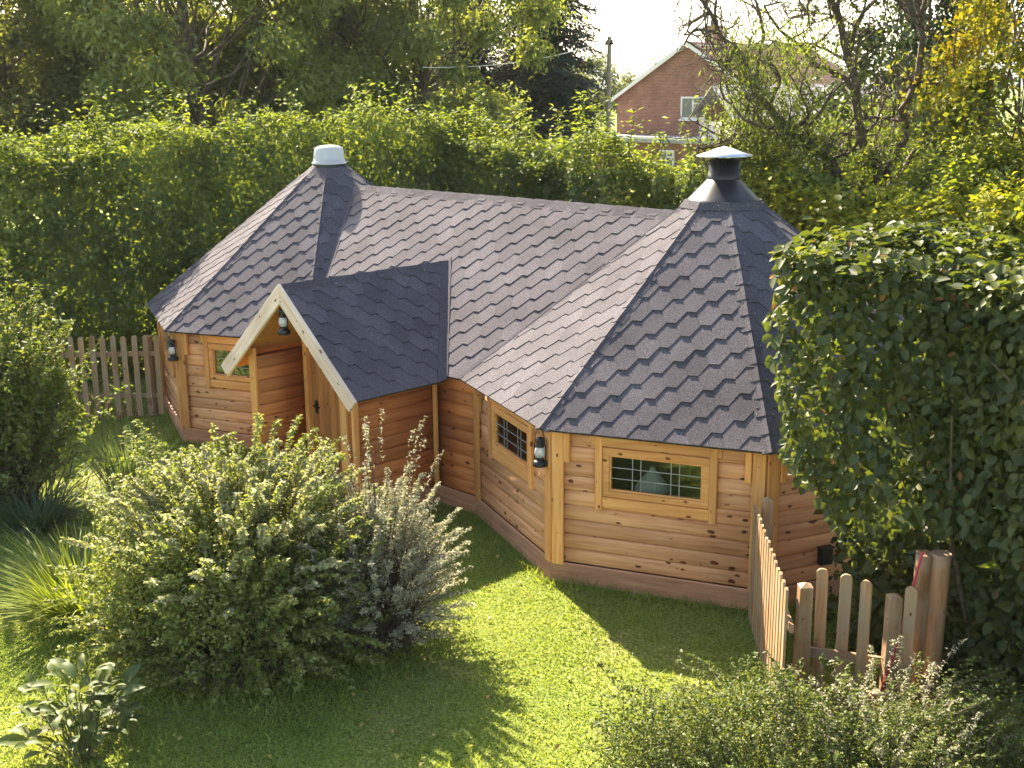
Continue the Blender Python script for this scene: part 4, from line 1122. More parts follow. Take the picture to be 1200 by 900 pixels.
# low shrub at the foot of the pickets
lc = (3.75, -4.05, 0)
b3 = thing('low_shrub', 'low sprawling shrub on the grass in front of the pale picket panel', 'shrub', lc)
P, Nr = mound_points(lc, 1.35, .5, .62, 17000, depth=.2, bump=.2, lo=.85)
o = leaves('foliage', P, Nr * .6 + rnd(len(P)) + np.array([0, 0, .3]), rng.uniform(.018, .036, len(P)), .6, L_LOW, b3, hang=.2); tag(o, kind='stuff')
stem_bush(b3, lc, 1.62, .72, .86, 680, 60, .032, .58, L_LOW, stem_r=(.002, .005), low=.2, base=.85, rmin=.55)
stem_bush(b3, (lc[0] + .3, lc[1] + .3, 0), .9, .5, .92, 170, 70, .026, .45, L_SILV, stem_r=(.002, .004), low=.35, base=.85, rmin=.6, name='pale_branch')

# tall shrub at the left edge
tc_ = (-6.15, -5.55, 0)
b4 = thing('tall_shrub', 'tall loose shrub with arching shoots in front of the far picket fence', 'shrub', tc_)
P, Nr = mound_points(tc_, .75, .7, 2.3, 15000, depth=.22, bump=.3, lo=.55)
k = P[:, 2] > .3; P, Nr = P[k], Nr[k]
o = leaves('foliage', P, Nr * .6 + rnd(len(P)) + np.array([0, 0, .35]), rng.uniform(.045, .085, len(P)), .5, L_ROSE, b4, hang=.4); tag(o, kind='stuff')
stem_bush(b4, tc_, 1.15, 1.1, 2.75, 330, 110, .08, .48, L_ROSE, stem_r=(.006, .016), low=.25, base=.35, rmin=.6, upt=.2)
stem_bush(b4, (tc_[0] + .3, tc_[1] + .3, 0), 1.45, .8, 2.0, 30, 60, .085, .5, L_BACKY, stem_r=(.005, .009), low=.5, base=.3, rmin=.8, name='arching_branch')

# clumps of strap leaves and grasses
def clump(name, label, c, n, H, W, mat, spread, lean, droop=.6, cat='plant'):
    t = thing(name, label, cat, (c[0], c[1], 0))
    a = rng.uniform(0, 6.283, n); q = rng.uniform(0, 1, n) ** .6 * spread
    P = np.column_stack([c[0] + np.cos(a) * q, c[1] + np.sin(a) * q, np.zeros(n)])
    o = blades('blades', P, H * rng.uniform(.6, 1.1, n), W, mat, t, lean=lean, seg=5, droop=droop, dirs=a + rng.normal(0, .5, n)); tag(o, kind='stuff')
    return t
clump('strap_leaf_clump', 'bright yellow green clump of arching strap leaves beside the large rounded shrub', (-2.55, -6.25), 420, .78, .022, L_STRAP, .30, .75)
clump('grass_clump', 'grey green clump of arching grass under the tall loose shrub', (-5.15, -5.55), 420, .62, .014, L_GREYG, .26, .95, .9)
ic = clump('iris_clump', 'upright sword leaved clump between the grey grass and the far fence', (-5.35, -4.35), 150, .85, .03, L_GREYG, .2, .35, .4)
m = MB()
for _ in range(14):
    a = np.array([-5.35 + random.gauss(0, .15), -4.35 + random.gauss(0, .15), 0]); b = a + np.array([random.gauss(0, .15), random.gauss(0, .15), random.uniform(.9, 1.15)]); m.tube(bent(a, b, .03, 5) - np.array(WM[ic.name].translation), np.linspace(.006, .003, 5), 5)
    m.tube([tuple(b - np.array(WM[ic.name].translation)), tuple(b + np.array([.01, .01, .09]) - np.array(WM[ic.name].translation))], [.012, .006], 6)
m.build('seed_stalks', plain('dry_stalk', (.09, .05, .03), .9), ic, WM[ic.name])
clump('grass_clump', 'small dark tuft of grass beside the strap leaf clump', (-3.55, -5.75), 130, .35, .012, L_GREYG, .18, .8, .8)

# broad-leaved perennial at the lower left
pc = (-.32, -7.38, 0)
b5 = thing('broad_leaf_plant', 'broad leaved perennial with big tongue shaped leaves growing alone on the lawn', 'plant', pc)
bl = []
for j in range(5):
    v = []; n = 7
    cur = random.uniform(.35, .8); w_ = random.uniform(.30, .42)
    for i in range(n):
        t_ = i / (n - 1); x = t_ * (1 - .12 * t_ * cur); z = .22 * math.sin(t_ * 1.5) - cur * .45 * t_ ** 2.2
        hw = w_ * .5 * (math.sin(math.pi * min(1, t_ * .92 + .04)) ** .75) * (1.15 - .25 * t_) if 0 < i < n - 1 else .012
        for s_, dz in ((-1, .12), (-.5, .03), (0, 0), (.5, .03), (1, .12)):
            v.append((x, s_ * hw, z + dz * hw * 1.6 + random.uniform(-.006, .006)))
    f = [[i * 5 + k_, i * 5 + k_ + 1, i * 5 + k_ + 6, i * 5 + k_ + 5] for i in range(n - 1) for k_ in range(4)]
    bl.append(mesh_py('leaf', v, f, L_BROAD, True))
m = MB()
for i in range(150):
    a = random.uniform(0, 6.283); hgt = random.uniform(.08, .62); rr = random.uniform(.02, .2) * (1 + .5 * (1 - hgt)) 
    base = Vector((pc[0] + math.cos(a) * rr * 1.3, pc[1] + math.sin(a) * rr * 1.3, hgt))
    d_ = Vector((math.cos(a + random.gauss(0, .5)), math.sin(a + random.gauss(0, .5)), random.uniform(-.1, .7))).normalized()
    nrm = (Vector((0, 0, 1)) - d_ * d_.z + Vector((random.gauss(0, .25), random.gauss(0, .25), 0))); nrm = (nrm - d_ * nrm.dot(d_)).normalized()
    s_ = random.uniform(.13, .27) * (1.15 - .6 * hgt)
    add('leaf', bl[random.randrange(5)], frame(base, d_ * s_, nrm.cross(d_) * s_, nrm * s_), b5)
    if i % 3 == 0: m.tube([(base.x - pc[0], base.y - pc[1], hgt), ((base.x - pc[0]) * .4, (base.y - pc[1]) * .4, 0)], [.004, .007], 5)
m.build('stalks', plain('green_stalk', (.1, .11, .05), .8), b5, Matrix.Translation(pc))

# ------------------------------------------------------------------ trees
def tree(name, label, loc, clumps, per, leaf, asp, mat, trunk_r, trunk_top, spread=.5, flat=.75, group=None, six=False, limb=True, hang=.5, wig=.08, lr=.05):
    """clumps: (n,3) world clump centres, sizes in spread"""
    t = thing(name, label, 'tree', loc, group)
    T = np.array(loc); m = MB()
    pts = bent((0, 0, 0), (random.gauss(0, .2), random.gauss(0, .2), trunk_top), .03, 8)
    m.tube(pts, np.linspace(trunk_r, trunk_r * .35, 8), 10)
    if limb:
        for c in clumps:
            if rng.uniform() < .75:
                q = c - T; i = int(np.clip((q[2] * random.uniform(.45, .75)) / trunk_top * 7, 1, 7)); a = pts[i]
                L_ = np.linalg.norm(q - a); r0 = min(trunk_r * .4, lr * (.4 + .12 * L_)); m.tube(bent(a, q, wig, 7), np.linspace(r0, r0 * .2, 7), 6, cap=False)
    m.build('trunk', M_BARK, t, WM[t.name], smooth=True)
    n = len(clumps); sp = spread * rng.uniform(.6, 1.3, n)
    cnt = (per * (sp / spread) ** 2).astype(int)
    ids = np.repeat(np.arange(n), cnt)
    d = rnd(len(ids)); rad = np.abs(rng.normal(0, 1, len(ids))) ** .7 * .9
    off = d * rad[:, None] * sp[ids][:, None] * np.array([1, 1, flat])
    P = clumps[ids] + off; P = P + (rng.normal(size=P.shape) * .06 * spread)
    k = P[:, 2] > .4; P, d = P[k], d[k]
    o = leaves('crown', P, d * .7 + rnd(len(P)) * .9 + np.array([0, 0, .5]), rng.uniform(.65, 1.25, len(P)) * leaf, asp, mat, t, six=six, hang=hang); tag(o, kind='stuff')
    return t

def ellip(c, r3, n, hollow=.45, gap=.0, zmin=None):
    P = rnd(n * 3); k = rng.uniform(hollow, 1, n * 3) ** .6; Q = np.array(c) + P * k[:, None] * np.array(r3)
    if gap: Q = Q[lump(Q, .35) > -gap]
    if zmin is not None: Q = Q[Q[:, 2] > zmin]
    return Q[:n]

TG = 'trees beyond the long hedge'
tree('ash_tree', 'tall light green tree with drooping sprays directly beyond the long hedge, beside dark trees', (-23.2, 7.6, -.3), ellip((-23.2, 7.6, 6.6), (3.9, 3.9, 5.2), 92, .5), 760, .2, .42, L_TREE, .28, 10, .68, group=TG, hang=.9)
tree('ash_tree', 'tall light green tree beyond the long hedge, next to the dark conifer', (-22.7, 15.7, -.3), ellip((-22.7, 15.7, 6.8), (4.3, 4.3, 5.6), 96, .5), 760, .2, .42, L_TREE, .3, 10.5, .68, group=TG, hang=.9)
tree('ash_tree', 'tall light green tree standing between and behind two paler trees', (-29.5, 15.4, -.4), ellip((-29.5, 15.4, 7.5), (5, 5, 6), 90, .45), 660, .22, .42, L_TREED, .32, 12, 1.0, group=TG, hang=.9)
tree('oak_tree', 'dark broad tree beyond the long hedge at the far left of the garden', (-29.5, 3.8, -.4), ellip((-29.5, 3.8, 6.3), (4.6, 4.6, 5.6), 92, .4), 680, .21, .5, L_TREED, .35, 10, .75, group=TG)
tree('oak_tree', 'dark tree partly hidden behind the broad dark tree and the pale one', (-35.5, 10.0, -.5), ellip((-35.5, 10.0, 6.2), (5, 5, 6), 88, .4), 620, .23, .5, L_TREED, .35, 11, 1.0, group=TG)
tree('ash_tree', 'tall light green tree rising right behind the roof light between two like it', (-25.0, 12.3, -.4), ellip((-25.0, 12.3, 6.8), (3.6, 3.6, 5.6), 86, .5), 740, .2, .42, L_TREE, .28, 10, .68, group=TG, hang=.9)
tree('oak_tree', 'dark low tree filling the gap behind the long hedge', (-27, 11.0, -.4), ellip((-27, 11.0, 3.6), (5, 4, 3.0), 50, .3), 480, .2, .5, L_TREED, .25, 5.5, .95, group=TG)

def conifer(label, loc, H, r0, n_wh, mat):
    t = thing('conifer', label, 'tree', loc, TG); m = MB(); m.tube([(0, 0, 0), (0, 0, H)], [.28, .03], 8); LP = []; LN = []
    for w in range(n_wh):
        q = w / n_wh; z = .9 + (H - 1.2) * q; L_ = r0 * (1 - q) ** .8 * random.uniform(.75, 1.15) + .25
        for b in range(7):
            a = random.uniform(0, 6.283); e = np.array([math.cos(a) * L_, math.sin(a) * L_, z - .22 * L_ + random.gauss(0, .12)]); s_ = np.array([0, 0, z]); mid = (s_ + e) / 2 + np.array([0, 0, .1 * L_])
            m.tube([tuple(s_), tuple(mid), tuple(e)], [.03, .02, .006], 4, cap=False)
            k = int(150 * L_ / r0 + 35); tt = rng.uniform(.12, 1.02, k)[:, None]
            p = (1 - tt) ** 2 * s_ + 2 * tt * (1 - tt) * mid + tt ** 2 * e
            side = np.array([-math.sin(a), math.cos(a), 0]); wd = .34 * L_ * np.sin(np.clip(tt, 0, 1) * 2.6 + .35)
            p = p + side * rng.normal(0, .5, (k, 1)) * wd + np.array([0, 0, 1]) * (-np.abs(rng.normal(0, .12, (k, 1))) + .04)
            LP.append(p); LN.append(np.tile([math.cos(a) * .4, math.sin(a) * .4, 1.0], (k, 1)))
    LP = np.concatenate(LP) + np.array(loc); LN = np.concatenate(LN)
    m.build('trunk', M_BARK, t, WM[t.name])
    o = leaves('crown', LP, LN + .5 * rnd(len(LP)), rng.uniform(.2, .36, len(LP)), .3, mat, t, hang=.8); tag(o, kind='stuff')
conifer('dark conifer with drooping tiers beside the telegraph pole', (-23.9, 22.6, -.4), 13.5, 3.0, 46, L_CON)
conifer('dark conifer standing behind another conifer, close to the pale trees', (-28.6, 23.2, -.4), 13.0, 2.6, 40, L_CON)

# contorted willow behind the near end
wl_ = np.array([-1.25, 5.75, -.1])
wt = thing('twisted_willow', 'bare looking twisted willow with contorted branches behind the chimney cowl', 'tree', tuple(wl_))
LFT = np.array([-.707, -.707, 0]); BCK = np.array([-.707, .707, 0]); UPV = np.array([0, 0, 1.0])
m = MB(); tips = []
def W3(l, u_, b=0): return LFT * l + BCK * b + UPV * u_
def wind(pts, r0, r1, kink=.10, n=5):
    P = [np.array(pts[0])]
    for a, b in zip(pts[:-1], pts[1:]):
        a, b = np.array(a), np.array(b)
        for i in range(1, n + 1): P.append(a + (b - a) * i / n + (rng.normal(size=3) * kink * min(1, np.linalg.norm(b - a) * .6) if i < n else 0))
    # smooth once
    Q = [P[0]] + [(P[i - 1] + 2 * P[i] + P[i + 1]) / 4 for i in range(1, len(P) - 1)] + [P[-1]]
    m.tube(Q, np.linspace(r0, r1, len(Q)), 6, cap=False)
    return Q
def twigs(Q, depth, r_, ln):
    for i in range(2, len(Q)):
        if rng.uniform() < (.72 if depth < 2 else .5):
            d = unit(rng.normal(size=(1, 3)) + np.array([0, 0, .55]) + .5 * unit((Q[i] - Q[i - 1])[None]))[0]
            L_ = ln * random.uniform(.5, 1.3); e1 = Q[i] + d * L_ * .5 + rng.normal(size=3) * .1; e2 = e1 + unit((d + rng.normal(size=3) * .6)[None])[0] * L_ * .5
            T_ = wind([Q[i], e1, e2], r_, r_ * .35, .09, 4)
            if depth < 2: twigs(T_, depth + 1, r_ * .5, ln * .6)
            else: tips.append(T_[-1])
            if depth >= 1: tips.append(T_[-1]); tips.append(T_[len(T_) // 2])
wind([W3(0, 0), W3(.02, 1.8), W3(0, 3.2)], .17, .12, .05)
for br, r_ in (([W3(0, 3.1), W3(.25, 4.1, .2), W3(.55, 5.1, .3), W3(.95, 6.2, .2), W3(1.1, 7.2)], .085),
               ([W3(0, 3.0), W3(.7, 3.55, -.3), W3(1.4, 4.1, -.4), W3(1.95, 4.7, -.3), W3(2.4, 5.4), W3(2.75, 6.0)], .08),
               ([W3(0, 2.9), W3(.8, 3.25, .3), W3(1.6, 3.45, .4), W3(2.2, 3.9, .3), W3(2.7, 3.9)], .06),
               ([W3(0, 3.1), W3(-.3, 4.2), W3(-.35, 5.2, -.3), W3(-.1, 6.4)], .075),
               ([W3(.55, 5.1, .3), W3(.2, 5.9), W3(.1, 7.0)], .045), ([W3(.4, 4.6, .2), W3(1.0, 5.2, .5), W3(1.7, 5.9, .6)], .05),
               ([W3(1.4, 4.1, -.4), W3(2.0, 4.2, -.8), W3(2.5, 4.6, -.9)], .04), ([W3(1.95, 4.7, -.3), W3(1.9, 5.6, -.2), W3(2.0, 6.4)], .035),
               ([W3(0, 3.1), W3(-.6, 3.8, .4), W3(-1.1, 4.7, .5)], .05)):
    twigs(wind(br, r_, r_ * .35, .14), 0, r_ * .38, .8)
m.build('trunk', plain('willow_bark', (.085, .062, .042), .9, noise=.3, scale=9, bump=.5), wt, WM[wt.name], smooth=True)
tips = np.array(tips) + wl_
k = (tips - wl_) @ LFT
sel = tips[((k > .9) & (tips[:, 2] < 5.3)) | (rng.uniform(size=len(tips)) < .12)]
sel = sel[(rng.uniform(size=len(sel)) < .4) & ((sel - wl_) @ LFT < 2.35)]
ids = np.repeat(np.arange(len(sel)), 12); P = sel[ids] + rng.normal(size=(len(ids), 3)) * [.16, .16, .2]
o = leaves('crown', P, rnd(len(P)) + np.array([0, 0, .4]), rng.uniform(.06, .12, len(P)), .26, L_WILL, wt, hang=1.4); tag(o, kind='stuff')

tree('ivy_tree', 'dark ivy covered tree between the twisted willow and the yellow tree', (-6.6, 17.0, -.3), ellip((-6.6, 17.0, 5.4), (2.3, 2.3, 5.4), 130, .2), 330, .14, .75, L_IVY, .2, 9.5, .6, limb=True, lr=.03)
tree('maple_tree', 'yellow green maple tree turning to autumn beyond the tall clipped hedge', (1.0, 6.0, -.1), ellip((1.0, 6.0, 5.4), (1.75, 1.75, 3.2), 85, .4), 430, .085, .8, L_MAPLE, .16, 7, .45, hang=.5, lr=.03)
tree('maple_tree', 'smaller yellow green maple tree in front of the autumn tree', (3.5, 5.2, -.1), ellip((3.5, 5.2, 4.4), (1.5, 1.4, 2.2), 60, .4), 430, .085, .8, L_MAPLE, .12, 5, .45, hang=.5, lr=.03)
tree('young_tree', 'pale feathery young tree behind the chimney cowl', (-2.3, 7.4, -.1), ellip((-2.3, 7.4, 3.75), (.85, .85, .85), 24, .2), 240, .085, .3, L_WILL, .06, 4.2, .36, hang=1.2, lr=.02)

# ------------------------------------------------------------------ lawn grass
N_G = 420000
gx = rng.uniform(-12.5, 7.5, N_G); gy = rng.uniform(-10.5, -1.2, N_G)
dx, dy = gx - CAM.x, gy - CAM.y
dist = np.hypot(dx, dy); az = np.degrees(np.arctan2(dy, dx)) % 360
keep = (np.abs(az - 135) < 27) & (dist > 6.6) & (dist < 21)
keep &= rng.uniform(size=N_G) < np.clip((11.0 / dist) ** 1.3, .25, 1)
def in_oct(x, y, cx, a):
    r_ = np.zeros(len(x), bool) | True
    for k in range(8):
        r_ &= (x - cx) * math.cos(R(22.5 + 45 * k)) + y * math.sin(R(22.5 + 45 * k)) < a
    return r_
keep &= ~in_oct(gx, gy, 0, AW + .06) & ~in_oct(gx, gy, -LX, AW + .06) & ~((gx > -LX) & (gx < 0) & (gy > YW - .06)) & ~((np.abs(gx - PX) < PH + .08) & (gy > YF - .02))
gx, gy = gx[keep], gy[keep]
P = np.column_stack([gx, gy, np.zeros(len(gx))])
hl = .016 + .008 * np.clip(lump(P, .9), -1, 1.5) + rng.uniform(0, .015, len(P))
bare = (lump(P, .55) + .6 * lump(P, 1.9) > 1.05) & (rng.uniform(size=len(P)) < .7); hl = np.where(bare, hl * .3, hl)
hl += .05 * (rng.uniform(size=len(P)) < .01)
# longer along the cabin base and round the shrubs
edge = (in_oct(gx, gy, 0, AW + .2) | in_oct(gx, gy, -LX, AW + .2)) & (rng.uniform(size=len(P)) < .6); hl = np.where(edge, hl + rng.uniform(.02, .10, len(P)), hl)
for c, rr in ((bc, 1.5), (sc_, .8), (lc, 1.3), (pc, .5), ((-2.55, -6.25), .5)):
    near_ = np.hypot(gx - c[0], gy - c[1]) < rr * rng.uniform(.7, 1.15, len(P)); hl = np.where(near_ & (rng.uniform(size=len(P)) < .4), hl + rng.uniform(.01, .05, len(P)), hl)
a = rng.uniform(0, 6.283, len(P)); w = rng.uniform(.0045, .009, len(P))[:, None]
sd = np.column_stack([np.cos(a), np.sin(a), np.zeros(len(P))]); ln = np.column_stack([rng.normal(0, .6, len(P)), rng.normal(0, .6, len(P)), np.ones(len(P))])
V = np.stack([P - sd * w, P + sd * w, P + ln * hl[:, None]], 1).reshape(-1, 3)
o = add('grass', mesh_np('grass', V, np.arange(len(V)).reshape(-1, 3), L_GRASS)); tag(o, 'short mown green lawn grass', 'grass', kind='stuff')
n = 420; i = rng.choice(len(P), n, replace=False)
o = leaves('fallen_leaves', P[i] + np.array([0, 0, .03]), rnd(n) * .5 + np.array([0, 0, 1]), rng.uniform(.03, .06, n), .65, L_FALL, None, hang=0); tag(o, 'small yellow and brown fallen leaves scattered over the lawn', 'leaves', kind='stuff')
# clover and low weeds in the lawn
n = 9000; i = rng.choice(len(P), n, replace=False); k = lump(P[i], 1.6) > .25; i = i[k]
o = leaves('clover', P[i] + np.array([0, 0, .025]), rnd(len(i)) * .5 + np.array([0, 0, 1]), rng.uniform(.012, .028, len(i)), .8, L_BUSH, None, hang=0); tag(o, 'low clover leaves scattered through the lawn', 'clover', kind='stuff')

# ------------------------------------------------------------------ house beyond the hedge
def brick_mat():
    m, nt, N, L = newmat('red_brick')
    out = N('ShaderNodeOutputMaterial'); b = N('ShaderNodeBsdfPrincipled'); b.inputs['Roughness'].default_value = .85; b.inputs['Specular IOR Level'].default_value = .2
    tc = N('ShaderNodeTexCoord'); mp = N('ShaderNodeMapping'); mp.inputs['Rotation'].default_value = (R(90), 0, 0); L(tc.outputs['Object'], mp.inputs[0])
    br = N('ShaderNodeTexBrick'); br.inputs['Scale'].default_value = 1.0; br.inputs['Brick Width'].default_value = .225; br.inputs['Row Height'].default_value = .075; br.inputs['Mortar Size'].default_value = .008
    br.inputs['Color1'].default_value = (.20, .07, .043, 1); br.inputs['Color2'].default_value = (.30, .115, .07, 1); br.inputs['Mortar'].default_value = (.3, .22, .17, 1); br.inputs['Bias'].default_value = .1
    L(mp.outputs[0], br.inputs[0])
    no = N('ShaderNodeTexNoise'); no.inputs['Scale'].default_value = 1.2; no.inputs['Detail'].default_value = 5; L(tc.outputs['Object'], no.inputs[0])
    rp = ramp(nt, [(.3, (.75, .75, .75)), (.7, (1.2, 1.2, 1.2))]); L(no.outputs[0], rp.inputs[0])
    L(mixc(nt, 1.0, br.outputs[0], rp.outputs[0], 'MULTIPLY'), b.inputs['Base Color'])
    bp = N('ShaderNodeBump'); bp.inputs['Strength'].default_value = .6; bp.inputs['Distance'].default_value = .01; bp.invert = True; L(br.outputs['Fac'], bp.inputs['Height']); L(bp.outputs[0], b.inputs['Normal'])
    L(b.outputs[0], out.inputs[0]); return m
def tile_mat(name, c1, c2):
    m, nt, N, L = newmat(name)
    out = N('ShaderNodeOutputMaterial'); b = N('ShaderNodeBsdfPrincipled'); b.inputs['Roughness'].default_value = .9; b.inputs['Specular IOR Level'].default_value = .1
    tc = N('ShaderNodeTexCoord'); br = N('ShaderNodeTexBrick'); br.inputs['Scale'].default_value = 1.0; br.inputs['Brick Width'].default_value = .3; br.inputs['Row Height'].default_value = .26; br.inputs['Mortar Size'].default_value = .02
    br.inputs['Color1'].default_value = (*c1, 1); br.inputs['Color2'].default_value = (*c2, 1); br.inputs['Mortar'].default_value = tuple(x * .3 for x in c1) + (1,); L(tc.outputs['Object'], br.inputs[0]); L(br.outputs[0], b.inputs['Base Color'])
    bp = N('ShaderNodeBump'); bp.inputs['Strength'].default_value = .8; bp.inputs['Distance'].default_value = .03; bp.invert = True; L(br.outputs['Fac'], bp.inputs['Height']); L(bp.outputs[0], b.inputs['Normal'])
    L(b.outputs[0], out.inputs[0]); return m
M_BRICK = brick_mat(); M_TILE = tile_mat('brown_roof_tile', (.13, .07, .05), (.2, .11, .08)); M_SLATE = tile_mat('grey_slate', (.22, .21, .22), (.3, .29, .29))
M_PVC = plain('white_upvc', (.72, .69, .65), .7, noise=.02); M_ROOFFELT = plain('grey_flat_roof', (.3, .3, .33), .8)
M_RENDER = plain('pale_render', (.6, .55, .48), .85, noise=.05)
M_HGLASS = plain('far_window_glass', (.10, .12, .13), .08, spec=.9, noise=.02)

ha = R(273.0)                                   # gable faces this way
nG = Vector((math.cos(ha), math.sin(ha), 0)); uG = Vector((-nG.y, nG.x, 0)); bG = -nG
HO = Vector((-31.4, 41.3, -.6))
house = thing('brick_house', 'red brick house with white edged gable and brown tiled roof beyond the hedge', 'house', tuple(HO))
HM = frame(HO, uG, bG, Vector((0, 0, 1)))       # local x along the gable, y back, z up
HW, HL, EZ, RZ = 4.55, 12.0, 4.55, 7.25
m = MB()
m.addm([(-HW, 0, 2.3), (HW, 0, 2.3), (HW, 0, EZ), (0, 0, RZ), (-HW, 0, EZ), (-HW, HL, 2.3), (HW, HL, 2.3), (HW, HL, EZ), (0, HL, RZ), (-HW, HL, EZ)],
       [[0, 1, 2, 3, 4], [9, 8, 7, 6, 5], [1, 6, 7, 2], [5, 0, 4, 9], [2, 7, 8, 3], [4, 3, 8, 9]])
m.box((-HW, .0, 0), (HW, HL, 2.299))
m.build('wall', M_BRICK, house, HM)
for sg in (-1, 1):
    X_ = uG * sg; P0 = HO + uG * (sg * (HW + .35)) + Vector((0, 0, EZ - .35 * (RZ - EZ) / HW + .02)) - bG * .22
    V_ = (HO + Vector((0, 0, RZ + .02)) - bG * .22) - P0; Ls = V_.length; V_ = V_.normalized(); U_ = bG if sg > 0 else -bG
    if sg < 0: P0 = P0 + bG * (HL + .44)
    Nn = U_.cross(V_)
    rf = MB(); rf.box((0, 0, 0), (HL + .44, Ls, .09)); roof = rf.build('roof', M_TILE, house, frame(P0, U_, V_, Nn))
    a = Vector((sg * (HW + .35), -.25, EZ - .35 * (RZ - EZ) / HW)); b = Vector((0, -.25, RZ)); dz = Vector((0, 0, .10))
    vv = [a + dz, b + dz, b - dz * 1.1, a - dz * .9]; v2 = [q + Vector((0, .06, 0)) for q in vv]
    bb = MB(); bb.addm(vv + v2, [[0, 1, 2, 3], [7, 6, 5, 4], [0, 4, 5, 1], [1, 5, 6, 2], [2, 6, 7, 3], [3, 7, 4, 0]]); bb.build('verge_board', M_PVC, house, HM)
ch = MB(); ch.box((-.32, 2.0, RZ - .5), (.32, 2.75, RZ + .95)); ch.box((-.38, 1.94, RZ + .80), (.38, 2.81, RZ + .9)); c_ = ch.build('chimney', M_BRICK, house, HM)
cp = MB(); cp.lathe([(.12, 0), (.1, .3), (.08, .3)], 12, (0, 2.2, RZ + .95)); cp.lathe([(.12, 0), (.1, .3), (.08, .3)], 12, (0, 2.55, RZ + .95)); cp.build('chimney_pots', M_TILE, c_, HM)
def hwin(x0, x1, z0, z1, y=-.03, split=.5):
    f = MB()
    for lo, hi in (((x0, y - .04, z0), (x1, y + .05, z0 + .09)), ((x0, y - .04, z1 - .09), (x1, y + .05, z1)), ((x0, y - .039, z0 + .09), (x0 + .09, y + .049, z1 - .09)), ((x1 - .09, y - .039, z0 + .09), (x1, y + .049, z1 - .09)), ((x0 + (x1 - x0) * split - .05, y - .038, z0 + .09), (x0 + (x1 - x0) * split + .05, y + .048, z1 - .09))): f.box(lo, hi)
    if split < .6: f.box((x0 + (x1 - x0) * split + .05, y - .037, z1 - .38), (x1 - .09, y + .047, z1 - .31))
    w_ = f.build('window', M_PVC, house, HM); g_ = MB(); g_.box((x0 + .05, y, z0 + .05), (x1 - .05, y + .01, z1 - .05)); g_.build('pane', M_HGLASS, w_, HM)
    s_ = MB(); s_.box((x0 - .08, y - .1, z0 - .08), (x1 + .08, y + .02, z0 - .002)); s_.build('sill', M_PVC, w_, HM)
hwin(-.35, 1.15, 3.45, 4.6)
hwin(.1, 1.0, 1.0, 2.0, y=-2.53, split=.5)
ex = MB(); ex.box((-6.6, -2.5, 0), (4.4, -.002, 2.35)); ex.build('extension', M_BRICK, house, HM)
fr_ = MB(); fr_.box((-7.0, -2.8, 2.36), (4.7, -.004, 2.60)); fr_.build('flat_roof', M_ROOFFELT, house, HM)
fa = MB(); fa.box((-7.03, -2.83, 2.54), (4.73, -2.801, 2.65)); fa.box((-7.03, -2.80, 2.54), (-7.001, -.01, 2.65)); fa.build('fascia', M_PVC, house, HM)
for k in range(5):
    x = .0; w_ = MB(); y = 1.6 + k * 2.1
    w_.box((HW + .01, y, 3.2), (HW + .06, y + 1.1, 4.2)); w_.build('window', M_PVC, house, HM)

o2 = Vector((-22.5, 41.5, -.6)); u_ = Vector((.6, .8, 0)); b_ = Vector((-.8, .6, 0)); bm_ = frame(o2, u_, b_, Vector((0, 0, 1)))
bung = thing('bungalow', 'low pale house with grey slate roof behind the twisted willow', 'house', tuple(o2))
m = MB(); m.box((-5, 0, 0), (5, 7, 3.4)); m.build('wall', M_RENDER, bung, bm_)
for sg in (-1, 1):
    V_ = Vector((0, sg * 3.9, 1.75)); L_ = V_.length; V_.normalize(); P0 = Vector((-5.3 if sg > 0 else 5.3, 3.5 - sg * 3.9, 3.35)); U_ = Vector((sg, 0, 0))
    rf = MB(); rf.box((0, 0, 0), (10.6, L_, .08)); rf.build('roof', M_SLATE, bung, bm_ @ frame(P0, U_, V_, U_.cross(V_)))
for x in (-3.5, -.5, 2.5):
    w_ = MB(); w_.box((x, -.05, 1.2), (x + 1.3, -.01, 2.6)); f_ = w_.build('window', M_PVC, bung, bm_); w_ = MB(); w_.box((x + .1, -.07, 1.3), (x + 1.2, -.052, 2.5)); w_.build('pane', M_HGLASS, f_, bm_)

# telegraph pole and wires
m = MB(); m.tube([(0, 0, 0), (0, 0, 6.9)], [.10, .075], 12)
tp = thing('telegraph_pole', 'slim wooden telegraph pole between the dark conifer and the brick house', 'pole', (-21.0, 22.8, -.6))
m.build('post', plain('pole_wood', (.28, .23, .18), .9), tp, WM[tp.name])
m = MB(); m.box((-.16, -.05, 6.62), (.16, .05, 6.70)); m.lathe([(.03, 0), (.035, .05), (.02, .09)], 8, (-.12, 0, 6.7)); m.lathe([(.03, 0), (.035, .05), (.02, .09)], 8, (.12, 0, 6.7)); m.build('cross_arm', M_BLACK, tp, WM[tp.name])
def wire(a, b, sag, label, r_=.013):
    a, b = np.array(a), np.array(b); t = np.linspace(0, 1, 20)[:, None]; p = a + (b - a) * t; p[:, 2] -= (4 * sag * t * (1 - t))[:, 0]
    m = MB(); m.tube(p, r_, 6); o = m.build('overhead_wire', plain('wire_grey', (.5, .5, .47), .5), None); tag(o, label, 'wire', 'wires on the telegraph pole')
wire((-21.05, 22.7, 6.15), (-18.8, 12.2, 5.2), .25, 'overhead wire crossing in front of the pale trees to the telegraph pole')
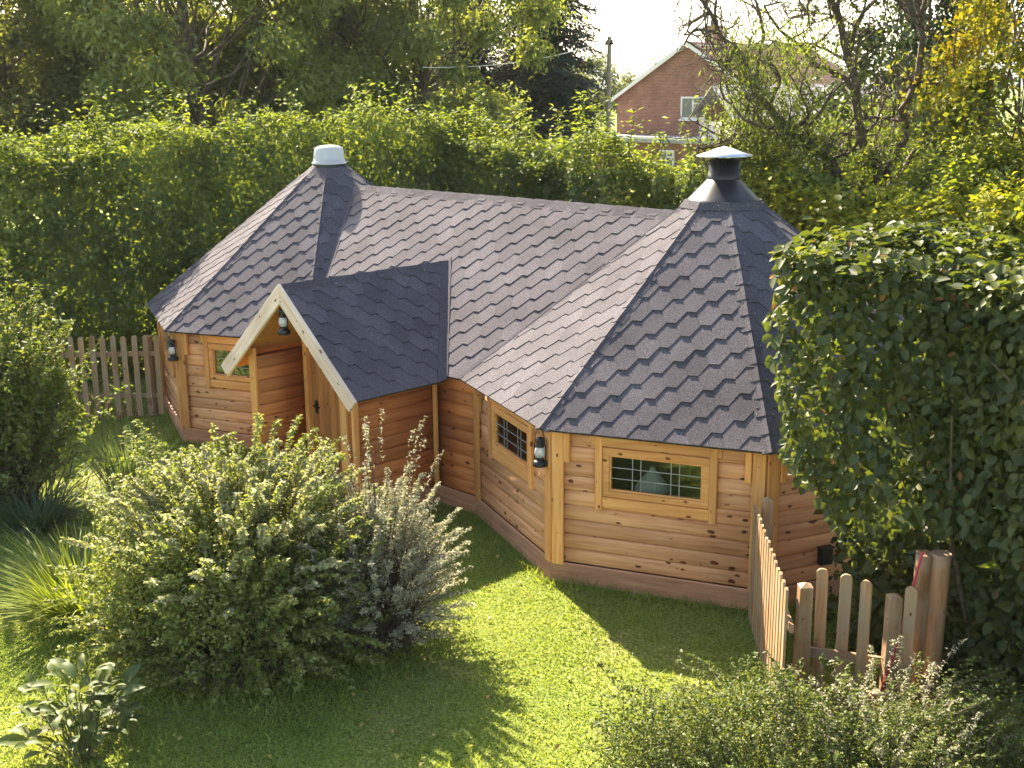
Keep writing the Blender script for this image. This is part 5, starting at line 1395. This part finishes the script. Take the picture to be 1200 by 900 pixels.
wire((-20.95, 22.9, 6.15), (-11.0, 44.0, 6.9), .5, 'overhead wire from the telegraph pole passing in front of the brick house')

# ------------------------------------------------------------------ distance
hv, hf_ = [], []
nx, ny = 120, 8
for j in range(ny):
    for i in range(nx):
        az_ = R(100 + 70 * i / (nx - 1)); d_ = 1150 + 110 * j; prof = math.sin(math.pi * min(1, j / (ny - 1)) * .5)
        h_ = prof * (34 + 12 * math.sin(az_ * 9 + .8) + 6 * math.sin(az_ * 23) + 2 * math.sin(az_ * 61)) - .8
        hv.append((CAM.x + d_ * math.cos(az_), CAM.y + d_ * math.sin(az_), h_))
for j in range(ny - 1):
    for i in range(nx - 1): hf_.append([j * nx + i + 1, j * nx + i, (j + 1) * nx + i, (j + 1) * nx + i + 1])
tag(add('hill', mesh_py('hill', hv, hf_, plain('wooded_hill', (.05, .075, .03), .95, noise=.4, scale=.02), True)), 'low wooded hill on the horizon', 'hill', kind='structure')
for x, y, h_, lb in ((-80.3, 88.0, 7.6, 'distant dark tree just left of the brick house gable'), (-74.0, 92.0, 6.6, 'distant rounded tree peeping over the brick house verge'), (-84, 82, 8.2, 'distant tree beside the telegraph pole'), (-90, 78, 8.5, 'distant tree half hidden by the dark conifer'), (-62.0, 98.0, 8.0, 'distant tree behind the brick house chimney')):
    tree('far_tree', lb, (x, y, -.6), ellip((x, y, h_ * .5), (4.6, 4.6, h_ * .5), 34, .2), 190, .42, .6, L_TREED, .3, 5, 1.2, limb=False)
bpy.data.objects['ground']['label'] = 'grassy ground of the garden and fields'
bpy.data.objects['ground']['category'] = 'ground'

# ------------------------------------------------------------------ air
m, nt, N, L = newmat('haze_air')
out = N('ShaderNodeOutputMaterial'); v_ = N('ShaderNodeVolumePrincipled'); v_.inputs['Color'].default_value = (.86, .91, 1.0, 1); v_.inputs['Density'].default_value = 0.00018; v_.inputs['Anisotropy'].default_value = 0.2
L(v_.outputs[0], out.inputs['Volume'])
hz = MB(); hz.box((-3600, -3600, -2), (3600, 3600, 62)); o = hz.build('haze', m, None); tag(o, 'thin summer haze over the fields', 'haze', kind='stuff')
